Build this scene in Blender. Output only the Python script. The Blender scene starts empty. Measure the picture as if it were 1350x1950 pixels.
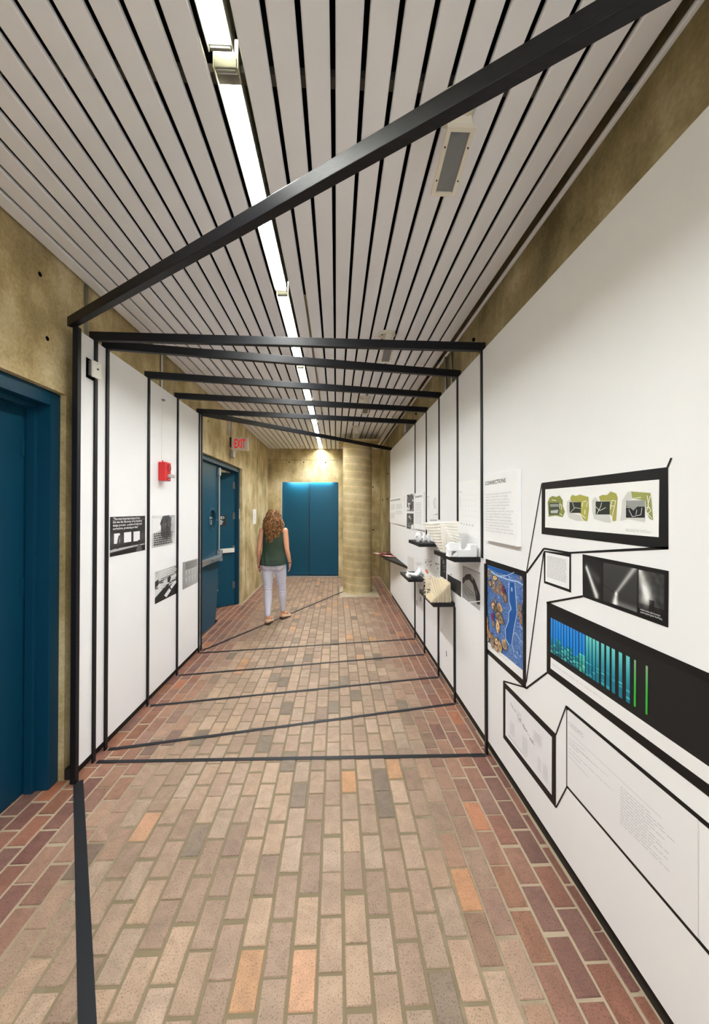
import bpy, bmesh, math, random
from mathutils import Vector, Matrix, noise

# ------------------------------------------------------------------ camera, world, exposure
S = bpy.context.scene
COL = S.collection
FPX = 730.0                                     # focal length in pixels of the 1350x1950 frame
YAW, PITCH = math.radians(2.3), math.radians(0.5)
cam_data = bpy.data.cameras.new('camera')
cam = bpy.data.objects.new('camera', cam_data); COL.objects.link(cam)
cam.location = (0, 0, 1.726)
cam.rotation_euler = (math.pi/2 + PITCH, 0, -YAW)
cam_data.sensor_fit = 'VERTICAL'; cam_data.sensor_height = 36.0; cam_data.sensor_width = 24.0
cam_data.lens = 36.0*FPX/1950.0
cam_data.shift_x = (675-669.32)/1950.0
cam_data.shift_y = (963.63-975)/1950.0
cam_data.clip_start = 0.05
S.camera = cam

world = bpy.data.worlds.new('world'); S.world = world
world.use_nodes = True
world.node_tree.nodes['Background'].inputs[0].default_value = (0.91, 0.965, 1.0, 1)
world.node_tree.nodes['Background'].inputs[1].default_value = 1.6
S.view_settings.view_transform = 'Standard'
S.view_settings.look = 'None'
S.view_settings.gamma = 1.0
S.view_settings.use_curve_mapping = False
S.view_settings.exposure = 0.72
TUBE_POWER = 88.0            # emission strength of the fluorescent diffusers
ROOM_POWER = 3.0             # lit panel in the room behind the double door
HEAD_POWER = 60.0            # strip lamp in the head of the sliding door

# ------------------------------------------------------------------ helpers
rnd = random.Random(7)
def lin(c):
    c = c/255.0
    return c/12.92 if c <= 0.04045 else ((c+0.055)/1.055)**2.4
def rgb(r, g, b): return (lin(r), lin(g), lin(b), 1.0)

def tag(o, label=None, cat=None, group=None, kind=None):
    if label: o['label'] = label
    if cat: o['category'] = cat
    if group: o['group'] = group
    if kind: o['kind'] = kind
    return o
def link(o, parent=None):
    COL.objects.link(o)
    if parent: o.parent = parent
    return o
def empty(name, loc=(0, 0, 0)):
    # children are built in world coordinates, so the holder keeps an identity parent inverse
    o = bpy.data.objects.new(name, None); o.empty_display_size = 0.1
    COL.objects.link(o); o.location = loc
    return o
def attach(o, parent):
    o.parent = parent
    if parent is not None:
        # every holder cancels its own offset, so a child keeps its world coordinates
        o.matrix_parent_inverse = Matrix.Translation(-parent.location)
    return o

class MB:
    """collects shapes and links them as one mesh object"""
    def __init__(self): self.v = []; self.f = []; self.c = []; self.m = []; self.mi = 0; self.sm = []; self.smooth = False
    def add(self, vs, fs, col=None):
        n = len(self.v); self.v += [tuple(p) for p in vs]
        for f in fs:
            self.f.append(tuple(n+i for i in f)); self.c.append(col); self.m.append(self.mi); self.sm.append(self.smooth)
        return self
    def box(self, a, b, col=None):
        (x0, y0, z0), (x1, y1, z1) = a, b
        x0, x1 = min(x0, x1), max(x0, x1); y0, y1 = min(y0, y1), max(y0, y1); z0, z1 = min(z0, z1), max(z0, z1)
        return self.add([(x0,y0,z0),(x1,y0,z0),(x1,y1,z0),(x0,y1,z0),(x0,y0,z1),(x1,y0,z1),(x1,y1,z1),(x0,y1,z1)],
                 [(3,2,1,0),(4,5,6,7),(0,1,5,4),(1,2,6,5),(2,3,7,6),(3,0,4,7)], col)
    def obox(self, c, ex, ey, ez, col=None):
        c, ex, ey, ez = Vector(c), Vector(ex), Vector(ey), Vector(ez)
        vs = [c+sx*ex+sy*ey+sz*ez for sz in (-1,1) for sx, sy in ((-1,-1),(1,-1),(1,1),(-1,1))]
        return self.add(vs, [(3,2,1,0),(4,5,6,7),(0,1,5,4),(1,2,6,5),(2,3,7,6),(3,0,4,7)], col)
    def prism(self, base, d, col=None):
        d = Vector(d); n = len(base)
        vs = [Vector(p) for p in base] + [Vector(p)+d for p in base]
        fs = [tuple(range(n))[::-1], tuple(range(n, 2*n))] + [(i, (i+1) % n, n+(i+1) % n, n+i) for i in range(n)]
        return self.add(vs, fs, col)
    def tube(self, pts, r, n=10, cap=True, col=None):
        pts = [Vector(p) for p in pts]; rs = r if isinstance(r, (list, tuple)) else [r]*len(pts)
        vs = []; fs = []
        for i, p in enumerate(pts):
            t = (pts[min(i+1, len(pts)-1)]-pts[max(i-1, 0)]).normalized()
            a = t.orthogonal().normalized() if i == 0 else (a - t*a.dot(t)).normalized()
            b = t.cross(a)
            for k in range(n):
                th = 2*math.pi*k/n; vs.append(p + (a*math.cos(th)+b*math.sin(th))*rs[i])
        for i in range(len(pts)-1):
            for k in range(n): fs.append((i*n+k, i*n+(k+1) % n, (i+1)*n+(k+1) % n, (i+1)*n+k))
        if cap: fs += [tuple(range(n))[::-1], tuple(range((len(pts)-1)*n, len(pts)*n))]
        return self.add(vs, fs, col)
    def ball(self, c, r, nu=14, nv=9, col=None, rot=None):
        c = Vector(c); rx, ry, rz = (r, r, r) if not isinstance(r, (tuple, list)) else r
        vs = []; fs = []
        for j in range(nv+1):
            ph = math.pi*j/nv
            for i in range(nu):
                th = 2*math.pi*i/nu
                p = Vector((rx*math.sin(ph)*math.cos(th), ry*math.sin(ph)*math.sin(th), -rz*math.cos(ph)))
                if rot: p = rot @ p
                vs.append(c+p)
        for j in range(nv):
            for i in range(nu):
                fs.append((j*nu+i, j*nu+(i+1) % nu, (j+1)*nu+(i+1) % nu, (j+1)*nu+i))
        return self.add(vs, fs, col)
    def build(self, name, mat, parent=None, smooth=None, bevel=0, local=None):
        me = bpy.data.meshes.new(name)
        off = Vector(local) if local is not None else Vector((0, 0, 0))
        me.from_pydata([Vector(p)-off for p in self.v], [], self.f)
        mats = mat if isinstance(mat, (list, tuple)) else [mat]
        for m in mats: me.materials.append(m)
        for p, k, s in zip(me.polygons, self.m, self.sm):
            p.material_index = min(k, len(mats)-1); p.use_smooth = s if smooth is None else smooth
        if any(c is not None for c in self.c):
            at = me.color_attributes.new('Col', 'FLOAT_COLOR', 'CORNER')
            for p, c in zip(me.polygons, self.c):
                for li in p.loop_indices: at.data[li].color = c or (1, 1, 1, 1)
        me.validate()
        o = bpy.data.objects.new(name, me); COL.objects.link(o); o.location = off
        if bevel:
            bm = bmesh.new(); bm.from_mesh(me)
            bmesh.ops.remove_doubles(bm, verts=bm.verts, dist=1e-5)
            bmesh.ops.recalc_face_normals(bm, faces=bm.faces)
            es = [e for e in bm.edges if len(e.link_faces) == 2 and e.calc_face_angle(0) > 0.6]
            bmesh.ops.bevel(bm, geom=es, offset=bevel, segments=2, affect='EDGES', profile=0.6)
            bm.to_mesh(me); bm.free()
        if parent is not None: attach(o, parent)
        return o

# ------------------------------------------------------------------ materials
MATS = {}
def new_mat(name):
    m = bpy.data.materials.new(name); m.use_nodes = True
    nt = m.node_tree; b = nt.nodes['Principled BSDF']; MATS[name] = m
    return m, nt, b
def N(nt, t, **kw):
    n = nt.nodes.new(t)
    for k, v in kw.items(): setattr(n, k, v)
    return n
def plain(name, col, rough=0.5, metal=0.0, spec=0.5, noise_amt=0.0, scale=30, bump=0.0, alpha=None, trans=0.0):
    m, nt, b = new_mat(name)
    b.inputs['Base Color'].default_value = col; b.inputs['Roughness'].default_value = rough
    b.inputs['Metallic'].default_value = metal; b.inputs['Specular IOR Level'].default_value = spec
    b.inputs['Transmission Weight'].default_value = trans
    if noise_amt or bump:
        g = N(nt, 'ShaderNodeTexCoord'); no = N(nt, 'ShaderNodeTexNoise'); no.inputs['Scale'].default_value = scale
        no.inputs['Detail'].default_value = 6
        nt.links.new(g.outputs['Object'], no.inputs['Vector'])
        if noise_amt:
            mr = N(nt, 'ShaderNodeMapRange'); mr.inputs['To Min'].default_value = 1-noise_amt; mr.inputs['To Max'].default_value = 1+noise_amt
            nt.links.new(no.outputs['Fac'], mr.inputs['Value'])
            mx = N(nt, 'ShaderNodeVectorMath', operation='SCALE'); mx.inputs[0].default_value = col[:3]
            nt.links.new(mr.outputs['Result'], mx.inputs['Scale']); nt.links.new(mx.outputs[0], b.inputs['Base Color'])
        if bump:
            bp = N(nt, 'ShaderNodeBump'); bp.inputs['Strength'].default_value = bump; bp.inputs['Distance'].default_value = 0.002
            nt.links.new(no.outputs['Fac'], bp.inputs['Height']); nt.links.new(bp.outputs[0], b.inputs['Normal'])
    return m
def emit(name, col, strength, base=(0.8, 0.8, 0.8, 1)):
    m, nt, b = new_mat(name)
    b.inputs['Base Color'].default_value = base
    b.inputs['Emission Color'].default_value = col; b.inputs['Emission Strength'].default_value = strength
    return m

white_panel = plain('painted white board', rgb(238, 238, 240), 0.55, spec=0.3, noise_amt=0.01, scale=6, bump=0.03)
board_edge = plain('foam board', rgb(243, 243, 244), 0.5, spec=0.3)
paper = plain('paper', rgb(244, 240, 232), 0.7, spec=0.2, noise_amt=0.02, scale=12)
paper_white = plain('white paper', rgb(242, 242, 242), 0.6, spec=0.3)
cream = plain('cream card', rgb(232, 218, 190), 0.7, spec=0.2, noise_amt=0.04, scale=20)
black_paint = plain('black painted shelf', rgb(20, 20, 22), 0.5, spec=.3, noise_amt=0.1, scale=40, bump=0.05)
black_edge = plain('black base strip', rgb(26, 22, 17), 0.7, noise_amt=0.2, scale=20)
black_tape = plain('black tape', rgb(22, 24, 29), 0.55, spec=.3, noise_amt=0.15, scale=60, bump=0.1)
black_vinyl = plain('black vinyl', rgb(15, 14, 15), 0.5, spec=0.3)
void_black = plain('black plenum', rgb(4, 4, 5), 0.9, spec=0.1)
slat_mat = plain('ceiling slat enamel', rgb(244, 244, 248), 0.45, noise_amt=0.02, scale=5)
blue_paint = plain('blue door paint', rgb(0, 68, 92), 0.40, spec=.3, noise_amt=0.05, scale=25, bump=0.02)
blue_dark = plain('blue frame paint', rgb(2, 56, 80), 0.42, spec=.3, noise_amt=0.06, scale=25, bump=0.02)
metal = plain('brushed aluminium', rgb(196, 198, 200), 0.32, metal=0.85, noise_amt=0.04, scale=80)
white_metal = plain('white enamel', rgb(232, 230, 222), 0.35)
steel = plain('steel', rgb(150, 150, 148), 0.35, metal=0.9, noise_amt=0.06, scale=50)
lamp_cream = plain('cream lamp enamel', rgb(224, 216, 200), 0.4)
lens_grey = plain('ribbed grey lens', rgb(120, 122, 120), 0.18, noise_amt=0.12, scale=60)
dark = plain('dark plastic', rgb(24, 24, 26), 0.5)
red_plastic = plain('red plastic', rgb(206, 30, 36), 0.32)
red_dark = plain('dark red grille', rgb(168, 22, 28), 0.45)
clear = plain('clear lens', rgb(232, 234, 236), 0.08, trans=0.55)
glass = plain('porthole glass', rgb(235, 245, 248), 0.03, trans=1.0)
ink = plain('black ink', rgb(30, 28, 32), 0.6)
ink_grey = plain('grey ink', rgb(150, 148, 152), 0.6)
ink_light = plain('pale grey ink', rgb(198, 196, 200), 0.6)
ink_white = plain('white ink', rgb(242, 242, 242), 0.6)
red_letter = emit('lit red letters', (1.0, 0.01, 0.02, 1), 0.22, rgb(220, 10, 25))
sign_face = plain('exit sign face', rgb(205, 196, 186), 0.4, noise_amt=0.03)
tube_glow = emit('fluorescent diffuser', (0.975, 1.0, 0.985, 1), TUBE_POWER)
head_glow = emit('door head lamp', (0.92, 0.97, 1.0, 1), HEAD_POWER)
room_glow = emit('room lamp', (1.0, 0.93, 0.78, 1), ROOM_POWER)

def print_material():
    m, nt, b = new_mat('flat print')
    a = N(nt, 'ShaderNodeVertexColor'); a.layer_name = 'Col'
    nt.links.new(a.outputs['Color'], b.inputs['Base Color'])
    b.inputs['Roughness'].default_value = 0.55; b.inputs['Specular IOR Level'].default_value = 0.3
    return m
printed = print_material()
def photo_material():
    """flat print with photographic mottling"""
    m, nt, b = new_mat('photographic print')
    a = N(nt, 'ShaderNodeVertexColor'); a.layer_name = 'Col'
    g = N(nt, 'ShaderNodeTexCoord'); no = N(nt, 'ShaderNodeTexNoise'); no.inputs['Scale'].default_value = 26; no.inputs['Detail'].default_value = 8
    mr = N(nt, 'ShaderNodeMapRange'); mr.inputs['From Min'].default_value = 0.3; mr.inputs['From Max'].default_value = 0.7
    mr.inputs['To Min'].default_value = 0.55; mr.inputs['To Max'].default_value = 1.3
    sc = N(nt, 'ShaderNodeVectorMath', operation='SCALE')
    nt.links.new(g.outputs['Object'], no.inputs['Vector']); nt.links.new(no.outputs['Fac'], mr.inputs['Value'])
    nt.links.new(a.outputs['Color'], sc.inputs[0]); nt.links.new(mr.outputs['Result'], sc.inputs['Scale'])
    nt.links.new(sc.outputs[0], b.inputs['Base Color']); b.inputs['Roughness'].default_value = 0.5
    return m
photo_print = photo_material()

def black_wood():
    m, nt, b = new_mat('black stained timber')
    g = N(nt, 'ShaderNodeTexCoord'); mp = N(nt, 'ShaderNodeMapping'); mp.inputs['Scale'].default_value = (1.2, 22, 60)
    no = N(nt, 'ShaderNodeTexNoise'); no.inputs['Scale'].default_value = 3; no.inputs['Detail'].default_value = 6
    cr = N(nt, 'ShaderNodeValToRGB'); cr.color_ramp.elements[0].position = 0.35; cr.color_ramp.elements[1].position = 0.75
    cr.color_ramp.elements[0].color = rgb(8, 8, 11); cr.color_ramp.elements[1].color = rgb(23, 24, 30)
    nt.links.new(g.outputs['Object'], mp.inputs['Vector']); nt.links.new(mp.outputs[0], no.inputs['Vector'])
    nt.links.new(no.outputs['Fac'], cr.inputs['Fac']); nt.links.new(cr.outputs[0], b.inputs['Base Color'])
    b.inputs['Roughness'].default_value = 0.46; b.inputs['Specular IOR Level'].default_value = 0.28
    bp = N(nt, 'ShaderNodeBump'); bp.inputs['Strength'].default_value = 0.12; bp.inputs['Distance'].default_value = 0.002
    nt.links.new(no.outputs['Fac'], bp.inputs['Height']); nt.links.new(bp.outputs[0], b.inputs['Normal'])
    return m
timber = black_wood()

def concrete(name, dark_c, mid_c, light_c, vscale=(1, 1, 0.3), rings=False):
    m, nt, b = new_mat(name); L = nt.links.new
    g = N(nt, 'ShaderNodeTexCoord')
    n1 = N(nt, 'ShaderNodeTexNoise'); n1.inputs['Scale'].default_value = 1.7; n1.inputs['Detail'].default_value = 9; n1.inputs['Roughness'].default_value = 0.62
    mp = N(nt, 'ShaderNodeMapping'); mp.inputs['Scale'].default_value = vscale
    n2 = N(nt, 'ShaderNodeTexNoise'); n2.inputs['Scale'].default_value = 7; n2.inputs['Detail'].default_value = 7; n2.inputs['Roughness'].default_value = 0.6
    n3 = N(nt, 'ShaderNodeTexNoise'); n3.inputs['Scale'].default_value = 55; n3.inputs['Detail'].default_value = 5
    for n in (n1, n3): L(g.outputs['Object'], n.inputs['Vector'])
    L(g.outputs['Object'], mp.inputs['Vector']); L(mp.outputs[0], n2.inputs['Vector'])
    a = N(nt, 'ShaderNodeMath', operation='MULTIPLY'); a.inputs[1].default_value = 0.62
    c = N(nt, 'ShaderNodeMath', operation='MULTIPLY_ADD'); c.inputs[1].default_value = 0.23
    d = N(nt, 'ShaderNodeMath', operation='MULTIPLY_ADD'); d.inputs[1].default_value = 0.15
    L(n1.outputs['Fac'], a.inputs[0]); L(n2.outputs['Fac'], c.inputs[0]); L(a.outputs[0], c.inputs[2])
    L(n3.outputs['Fac'], d.inputs[0]); L(c.outputs[0], d.inputs[2])
    cr = N(nt, 'ShaderNodeValToRGB'); e = cr.color_ramp.elements
    e[0].position = 0.36; e[0].color = dark_c; e[1].position = 0.64; e[1].color = light_c
    k = cr.color_ramp.elements.new(0.5); k.color = mid_c
    L(d.outputs[0], cr.inputs['Fac'])
    out = cr.outputs[0]; h = d.outputs[0]
    if rings:   # spiral form marks round the column
        sx = N(nt, 'ShaderNodeSeparateXYZ'); L(g.outputs['Object'], sx.inputs[0])
        at = N(nt, 'ShaderNodeMath', operation='ARCTAN2'); L(sx.outputs['Y'], at.inputs[0]); L(sx.outputs['X'], at.inputs[1])
        ma = N(nt, 'ShaderNodeMath', operation='MULTIPLY_ADD'); ma.inputs[1].default_value = 1/(2*math.pi); L(at.outputs[0], ma.inputs[0])
        zz = N(nt, 'ShaderNodeMath', operation='MULTIPLY'); zz.inputs[1].default_value = 1/0.155; L(sx.outputs['Z'], zz.inputs[0]); L(zz.outputs[0], ma.inputs[2])
        wob = N(nt, 'ShaderNodeMath', operation='MULTIPLY_ADD'); wob.inputs[1].default_value = 0.3; L(n1.outputs['Fac'], wob.inputs[0]); L(ma.outputs[0], wob.inputs[2])
        fr = N(nt, 'ShaderNodeMath', operation='FRACT'); L(wob.outputs[0], fr.inputs[0])
        rr = N(nt, 'ShaderNodeValToRGB'); q = rr.color_ramp.elements
        q[0].position = 0.0; q[0].color = (1.3, 1.3, 1.3, 1); q[1].position = 1.0; q[1].color = (1.08, 1.08, 1.08, 1)
        for pp, vv in ((0.06, 1.22), (0.12, 0.96), (0.5, 0.9), (0.9, 1.0)):
            z = rr.color_ramp.elements.new(pp); z.color = (vv, vv, vv, 1)
        L(fr.outputs[0], rr.inputs['Fac'])
        mx = N(nt, 'ShaderNodeVectorMath', operation='MULTIPLY'); L(out, mx.inputs[0]); L(rr.outputs[0], mx.inputs[1]); out = mx.outputs[0]
        hh = N(nt, 'ShaderNodeMath', operation='MULTIPLY_ADD'); hh.inputs[1].default_value = 0.4; L(rr.outputs[0], hh.inputs[0]); L(h, hh.inputs[2]); h = hh.outputs[0]
    L(out, b.inputs['Base Color']); b.inputs['Roughness'].default_value = 0.75; b.inputs['Specular IOR Level'].default_value = 0.3
    bp = N(nt, 'ShaderNodeBump'); bp.inputs['Strength'].default_value = 0.45; bp.inputs['Distance'].default_value = 0.008
    L(h, bp.inputs['Height']); L(bp.outputs[0], b.inputs['Normal'])
    return m
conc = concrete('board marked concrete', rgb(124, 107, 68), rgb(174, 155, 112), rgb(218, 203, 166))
conc_shaded = concrete('dark board marked concrete', rgb(98, 85, 54), rgb(142, 126, 88), rgb(184, 170, 134))  # shaded copy of the wall concrete: the right wall's dimness is in its colour
conc_lit = concrete('lit board marked concrete', rgb(136, 119, 80), rgb(190, 172, 130), rgb(230, 216, 184))  # lit copy of the wall concrete: far-end brightness is put into the colour
conc_col = concrete('column concrete', rgb(152, 133, 94), rgb(186, 168, 128), rgb(206, 190, 154), vscale=(1, 1, .8), rings=True)  # base tones raised to paint in the stronger light on the column
conc_floor = concrete('grey floor pad', rgb(150, 138, 116), rgb(172, 160, 138), rgb(190, 178, 156), vscale=(1, 1, 1))
def mortar_material():
    m, nt, b = new_mat('mortar'); L = nt.links.new
    g = N(nt, 'ShaderNodeNewGeometry'); sx = N(nt, 'ShaderNodeSeparateXYZ'); L(g.outputs['Position'], sx.inputs[0])
    no = N(nt, 'ShaderNodeTexNoise'); no.inputs['Scale'].default_value = 14; no.inputs['Detail'].default_value = 6; L(g.outputs['Position'], no.inputs['Vector'])
    a = N(nt, 'ShaderNodeMath', operation='ADD'); a.inputs[1].default_value = .3; L(sx.outputs['X'], a.inputs[0])
    ab = N(nt, 'ShaderNodeMath', operation='ABSOLUTE'); L(a.outputs[0], ab.inputs[0])
    ma = N(nt, 'ShaderNodeMath', operation='MULTIPLY_ADD'); ma.inputs[1].default_value = .5; L(no.outputs['Fac'], ma.inputs[0]); L(ab.outputs[0], ma.inputs[2])
    cr = N(nt, 'ShaderNodeValToRGB'); e = cr.color_ramp.elements; e[0].position = .95; e[0].color = rgb(116, 103, 79); e[1].position = 1.5; e[1].color = rgb(164, 148, 126)
    mr = N(nt, 'ShaderNodeMapRange'); mr.inputs['From Min'].default_value = 0; mr.inputs['From Max'].default_value = 2.0
    L(ma.outputs[0], mr.inputs['Value']); L(mr.outputs[0], cr.inputs['Fac']); e[0].position = .48; e[1].position = .72
    L(cr.outputs[0], b.inputs['Base Color']); b.inputs['Roughness'].default_value = .85
    bp = N(nt, 'ShaderNodeBump'); bp.inputs['Strength'].default_value = .3; bp.inputs['Distance'].default_value = .002; L(no.outputs['Fac'], bp.inputs['Height']); L(bp.outputs[0], b.inputs['Normal'])
    return m
mortar = mortar_material()

def brick_material(name, attr):
    m, nt, b = new_mat(name); L = nt.links.new
    if attr:
        s = N(nt, 'ShaderNodeVertexColor'); s.layer_name = 'Col'; src = s.outputs['Color']
    else:
        s = N(nt, 'ShaderNodeObjectInfo'); src = s.outputs['Color']
    g = N(nt, 'ShaderNodeNewGeometry')
    n1 = N(nt, 'ShaderNodeTexNoise'); n1.inputs['Scale'].default_value = 11; n1.inputs['Detail'].default_value = 5; n1.inputs['Distortion'].default_value = 1.2
    n2 = N(nt, 'ShaderNodeTexNoise'); n2.inputs['Scale'].default_value = 170; n2.inputs['Detail'].default_value = 4
    n3 = N(nt, 'ShaderNodeTexNoise'); n3.inputs['Scale'].default_value = 2.4; n3.inputs['Detail'].default_value = 3
    for n in (n1, n2, n3): L(g.outputs['Position'], n.inputs['Vector'])
    r1 = N(nt, 'ShaderNodeMapRange'); r1.inputs['From Min'].default_value = 0.3; r1.inputs['From Max'].default_value = 0.7; r1.inputs['To Min'].default_value = 0.86; r1.inputs['To Max'].default_value = 1.14
    L(n1.outputs['Fac'], r1.inputs['Value'])
    r2 = N(nt, 'ShaderNodeMapRange'); r2.inputs['From Min'].default_value = 0.30; r2.inputs['From Max'].default_value = 0.47; r2.inputs['To Min'].default_value = 0.5; r2.inputs['To Max'].default_value = 1.03
    L(n2.outputs['Fac'], r2.inputs['Value'])
    r3 = N(nt, 'ShaderNodeMapRange'); r3.inputs['From Min'].default_value = 0.3; r3.inputs['From Max'].default_value = 0.7; r3.inputs['To Min'].default_value = 0.9; r3.inputs['To Max'].default_value = 1.1
    L(n3.outputs['Fac'], r3.inputs['Value'])
    m1 = N(nt, 'ShaderNodeMath', operation='MULTIPLY'); L(r1.outputs[0], m1.inputs[0]); L(r2.outputs[0], m1.inputs[1])
    m2 = N(nt, 'ShaderNodeMath', operation='MULTIPLY'); L(m1.outputs[0], m2.inputs[0]); L(r3.outputs[0], m2.inputs[1])
    sc = N(nt, 'ShaderNodeVectorMath', operation='SCALE'); L(src, sc.inputs[0]); L(m2.outputs[0], sc.inputs['Scale'])
    L(sc.outputs[0], b.inputs['Base Color'])
    b.inputs['Roughness'].default_value = 0.58; b.inputs['Specular IOR Level'].default_value = 0.35
    ad = N(nt, 'ShaderNodeMath', operation='MULTIPLY_ADD'); ad.inputs[1].default_value = 0.4; L(n2.outputs['Fac'], ad.inputs[0]); L(n1.outputs['Fac'], ad.inputs[2])
    bp = N(nt, 'ShaderNodeBump'); bp.inputs['Strength'].default_value = 0.35; bp.inputs['Distance'].default_value = 0.004
    L(ad.outputs[0], bp.inputs['Height']); L(bp.outputs[0], b.inputs['Normal'])
    return m
brick_single = brick_material('fired brick', False)
brick_field = brick_material('fired brick field', True)

# ------------------------------------------------------------------ main dimensions (metres)
ZC = 3.275                    # underside of the slat ceiling
ZT = 3.55                     # concrete soffit above it
XWL, XWR = -1.73, 1.12        # concrete wall faces
XL, XR = -1.66, 1.068         # faces of the white exhibition boards
YF = 9.85                     # far wall face
YB = -3.0                     # how far the corridor is carried behind the camera

# ------------------------------------------------------------------ floor: mortar bed and brick pavers
fl = MB().box((-4.2, YB, -0.12), (2.0, 11.2, -0.004)).build('floor', mortar)
tag(fl, 'brick paved corridor floor with grey mortar joints', kind='structure')
def brick_tone(x, y):
    """worn tan along the walked middle, unworn red along the walls"""
    edge = min((x-(-1.72)), 1.10-x)
    k = edge/0.46 + rnd.uniform(-0.22, 0.22)
    k = 0 if k < 0.35 else 1 if k > 1.25 else (k-0.35)/0.9
    red = rnd.choice([(142, 98, 84), (150, 104, 88), (134, 92, 82), (156, 106, 86), (134, 98, 88), (150, 102, 80)])
    tan = rnd.choice([(176, 148, 125), (172, 145, 123), (180, 151, 127), (168, 140, 120), (175, 150, 130), (164, 137, 117), (181, 154, 132), (157, 131, 112)])
    u = rnd.random()
    if u < 0.035: tan = rnd.choice([(198, 148, 106), (196, 150, 112), (198, 152, 120)])
    elif u < 0.09: tan = rnd.choice([(138, 120, 104), (128, 110, 96)])
    if u < 0.05: red = (184, 118, 88)
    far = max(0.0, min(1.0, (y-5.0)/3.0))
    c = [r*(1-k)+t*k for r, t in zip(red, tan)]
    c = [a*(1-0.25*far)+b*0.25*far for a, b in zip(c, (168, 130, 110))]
    f = rnd.uniform(.83, .905)
    return rgb(*[v*f for v in c])
PW, PL, JT = 0.1016, 0.2032, 0.0115
X0, Y0 = 0.031, 1.54
def brick_geo(cx, cy, w, l, dz):
    """top with arris, 4 skirts: 18 triangles"""
    a, ch = 0.0, 0.003
    x0, x1, y0, y1 = cx-w/2, cx+w/2, cy-l/2, cy+l/2
    vs = [(x0,y0,-.02),(x1,y0,-.02),(x1,y1,-.02),(x0,y1,-.02), (x0,y0,-ch+dz),(x1,y0,-ch+dz),(x1,y1,-ch+dz),(x0,y1,-ch+dz),
          (x0+ch,y0+ch,dz),(x1-ch,y0+ch,dz),(x1-ch,y1-ch,dz),(x0+ch,y1-ch,dz)]
    fs = [(0,1,5,4),(1,2,6,5),(2,3,7,6),(3,0,4,7),(4,5,9,8),(5,6,10,9),(6,7,11,10),(7,4,8,11),(8,9,10,11)]
    return vs, fs
PAD = (0.07, 7.56, 0.86, 8.62)
spots = []
for i in range(-23, 11):
    cx = X0 + (i+0.5)*PW
    if cx-PW/2 > 1.085: continue
    w = PW-JT
    if cx+PW/2 > 1.10: w -= (cx+PW/2-1.10); cx -= (cx+PW/2-1.10)/2
    for j in range(-5, 46):
        cy = Y0 + (j+0.5+(0.5 if i % 2 else 0.0))*PL + rnd.uniform(-.006, .006)
        if cy > 10.1: continue
        if cx < -1.74 and not (4.95 < cy < 7.1 and cx > -2.3) and not (cy < 2.50 and cx > -2.0): continue
        if PAD[0] < cx < PAD[2] and PAD[1] < cy < PAD[3]: continue
        if cy > 9.75 and not (-1.42 < cx < 0.06): continue
        spots.append((cx, cy, w))
def in_view(cx, cy):
    # rough test: does this paver fall inside the photographed frame
    if cy < 1.33: return False
    return -600/FPX < (cx - (0.048)*0)/cy < 640/FPX
spots.sort(key=lambda s: (not in_view(s[0], s[1]), s[1]))
singles, rest = spots[:296], spots[296:]
protos = {}
for n, (cx, cy, w) in enumerate(singles):
    key = (round(w, 3), n % 3)
    if key not in protos:
        mb = MB(); jl = rnd.uniform(-.004, .002)
        mb.add(*brick_geo(0, 0, w, PL-JT+jl, 0.0))
        me = bpy.data.meshes.new('brick'); me.from_pydata(mb.v, [], mb.f); me.materials.append(brick_single)
        protos[key] = me
    o = bpy.data.objects.new('brick', protos[key]); COL.objects.link(o)
    o.location = (cx+rnd.uniform(-.0012, .0012), cy, rnd.uniform(-.0012, .0008)); o.rotation_euler = (0, 0, rnd.uniform(-.008, .008))
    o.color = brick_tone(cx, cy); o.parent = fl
mb = MB()
for cx, cy, w in rest:
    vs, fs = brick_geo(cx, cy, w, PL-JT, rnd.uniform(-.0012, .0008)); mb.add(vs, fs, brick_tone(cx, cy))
tag(mb.build('brick_field', brick_field, fl), kind='stuff')
MB().box((PAD[0], PAD[1], -.02), (PAD[2], PAD[3], 0.0005)).build('concrete_pad', conc_floor, fl)
MB().box((1.085, 0.0, -.02), (1.12, YF, -.001)).box((XWL, 2.46, -.02), (-1.70, 4.9, -.001)).box((XWL, 7.2, -.02), (-1.70, YF, -.001)).build('edge_joint', mortar, fl)

# ------------------------------------------------------------------ walls
def wall(name, mb, label, m=None): return tag(mb.build(name, m or conc), label, kind='structure')
D1, D2 = (1.15, 2.525, 2.46), (4.97, 7.13, 2.47)       # door openings: y0, y1, head height
mb = MB()
mb.box((-2.03, YB, -.1), (XWL, D1[0], ZT)); mb.box((-2.03, D1[0], D1[2]), (XWL, D1[1], ZT))
mb.box((-2.03, D1[1], -.1), (XWL, D2[0], ZT)); mb.mi = 1     # lit copy of the concrete beyond the boards, brightness painted in
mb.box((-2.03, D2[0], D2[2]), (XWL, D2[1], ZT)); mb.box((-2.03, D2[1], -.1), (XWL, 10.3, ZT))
wl = wall('wall_left', mb, 'olive grey board-marked concrete wall on the left with two blue doors', [conc, conc_lit])
def tie_hole(parent, p, axis, r=0.014):
    m = MB(); e = Vector(axis)*0.004
    m.tube([Vector(p)-e*4, Vector(p)+e*0.3], r, 12); m.build('tie_hole', void_black, parent)
for y, z in ((2.36, 2.75), (2.3, 3.1), (3.1, 3.1), (5.25, 2.92), (7.6, 3.0), (7.62, 1.9), (8.7, 1.9), (7.6, .55), (8.7, .55), (8.6, 2.95)):
    tie_hole(wl, (XWL, y, z), (1, 0, 0))
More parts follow.
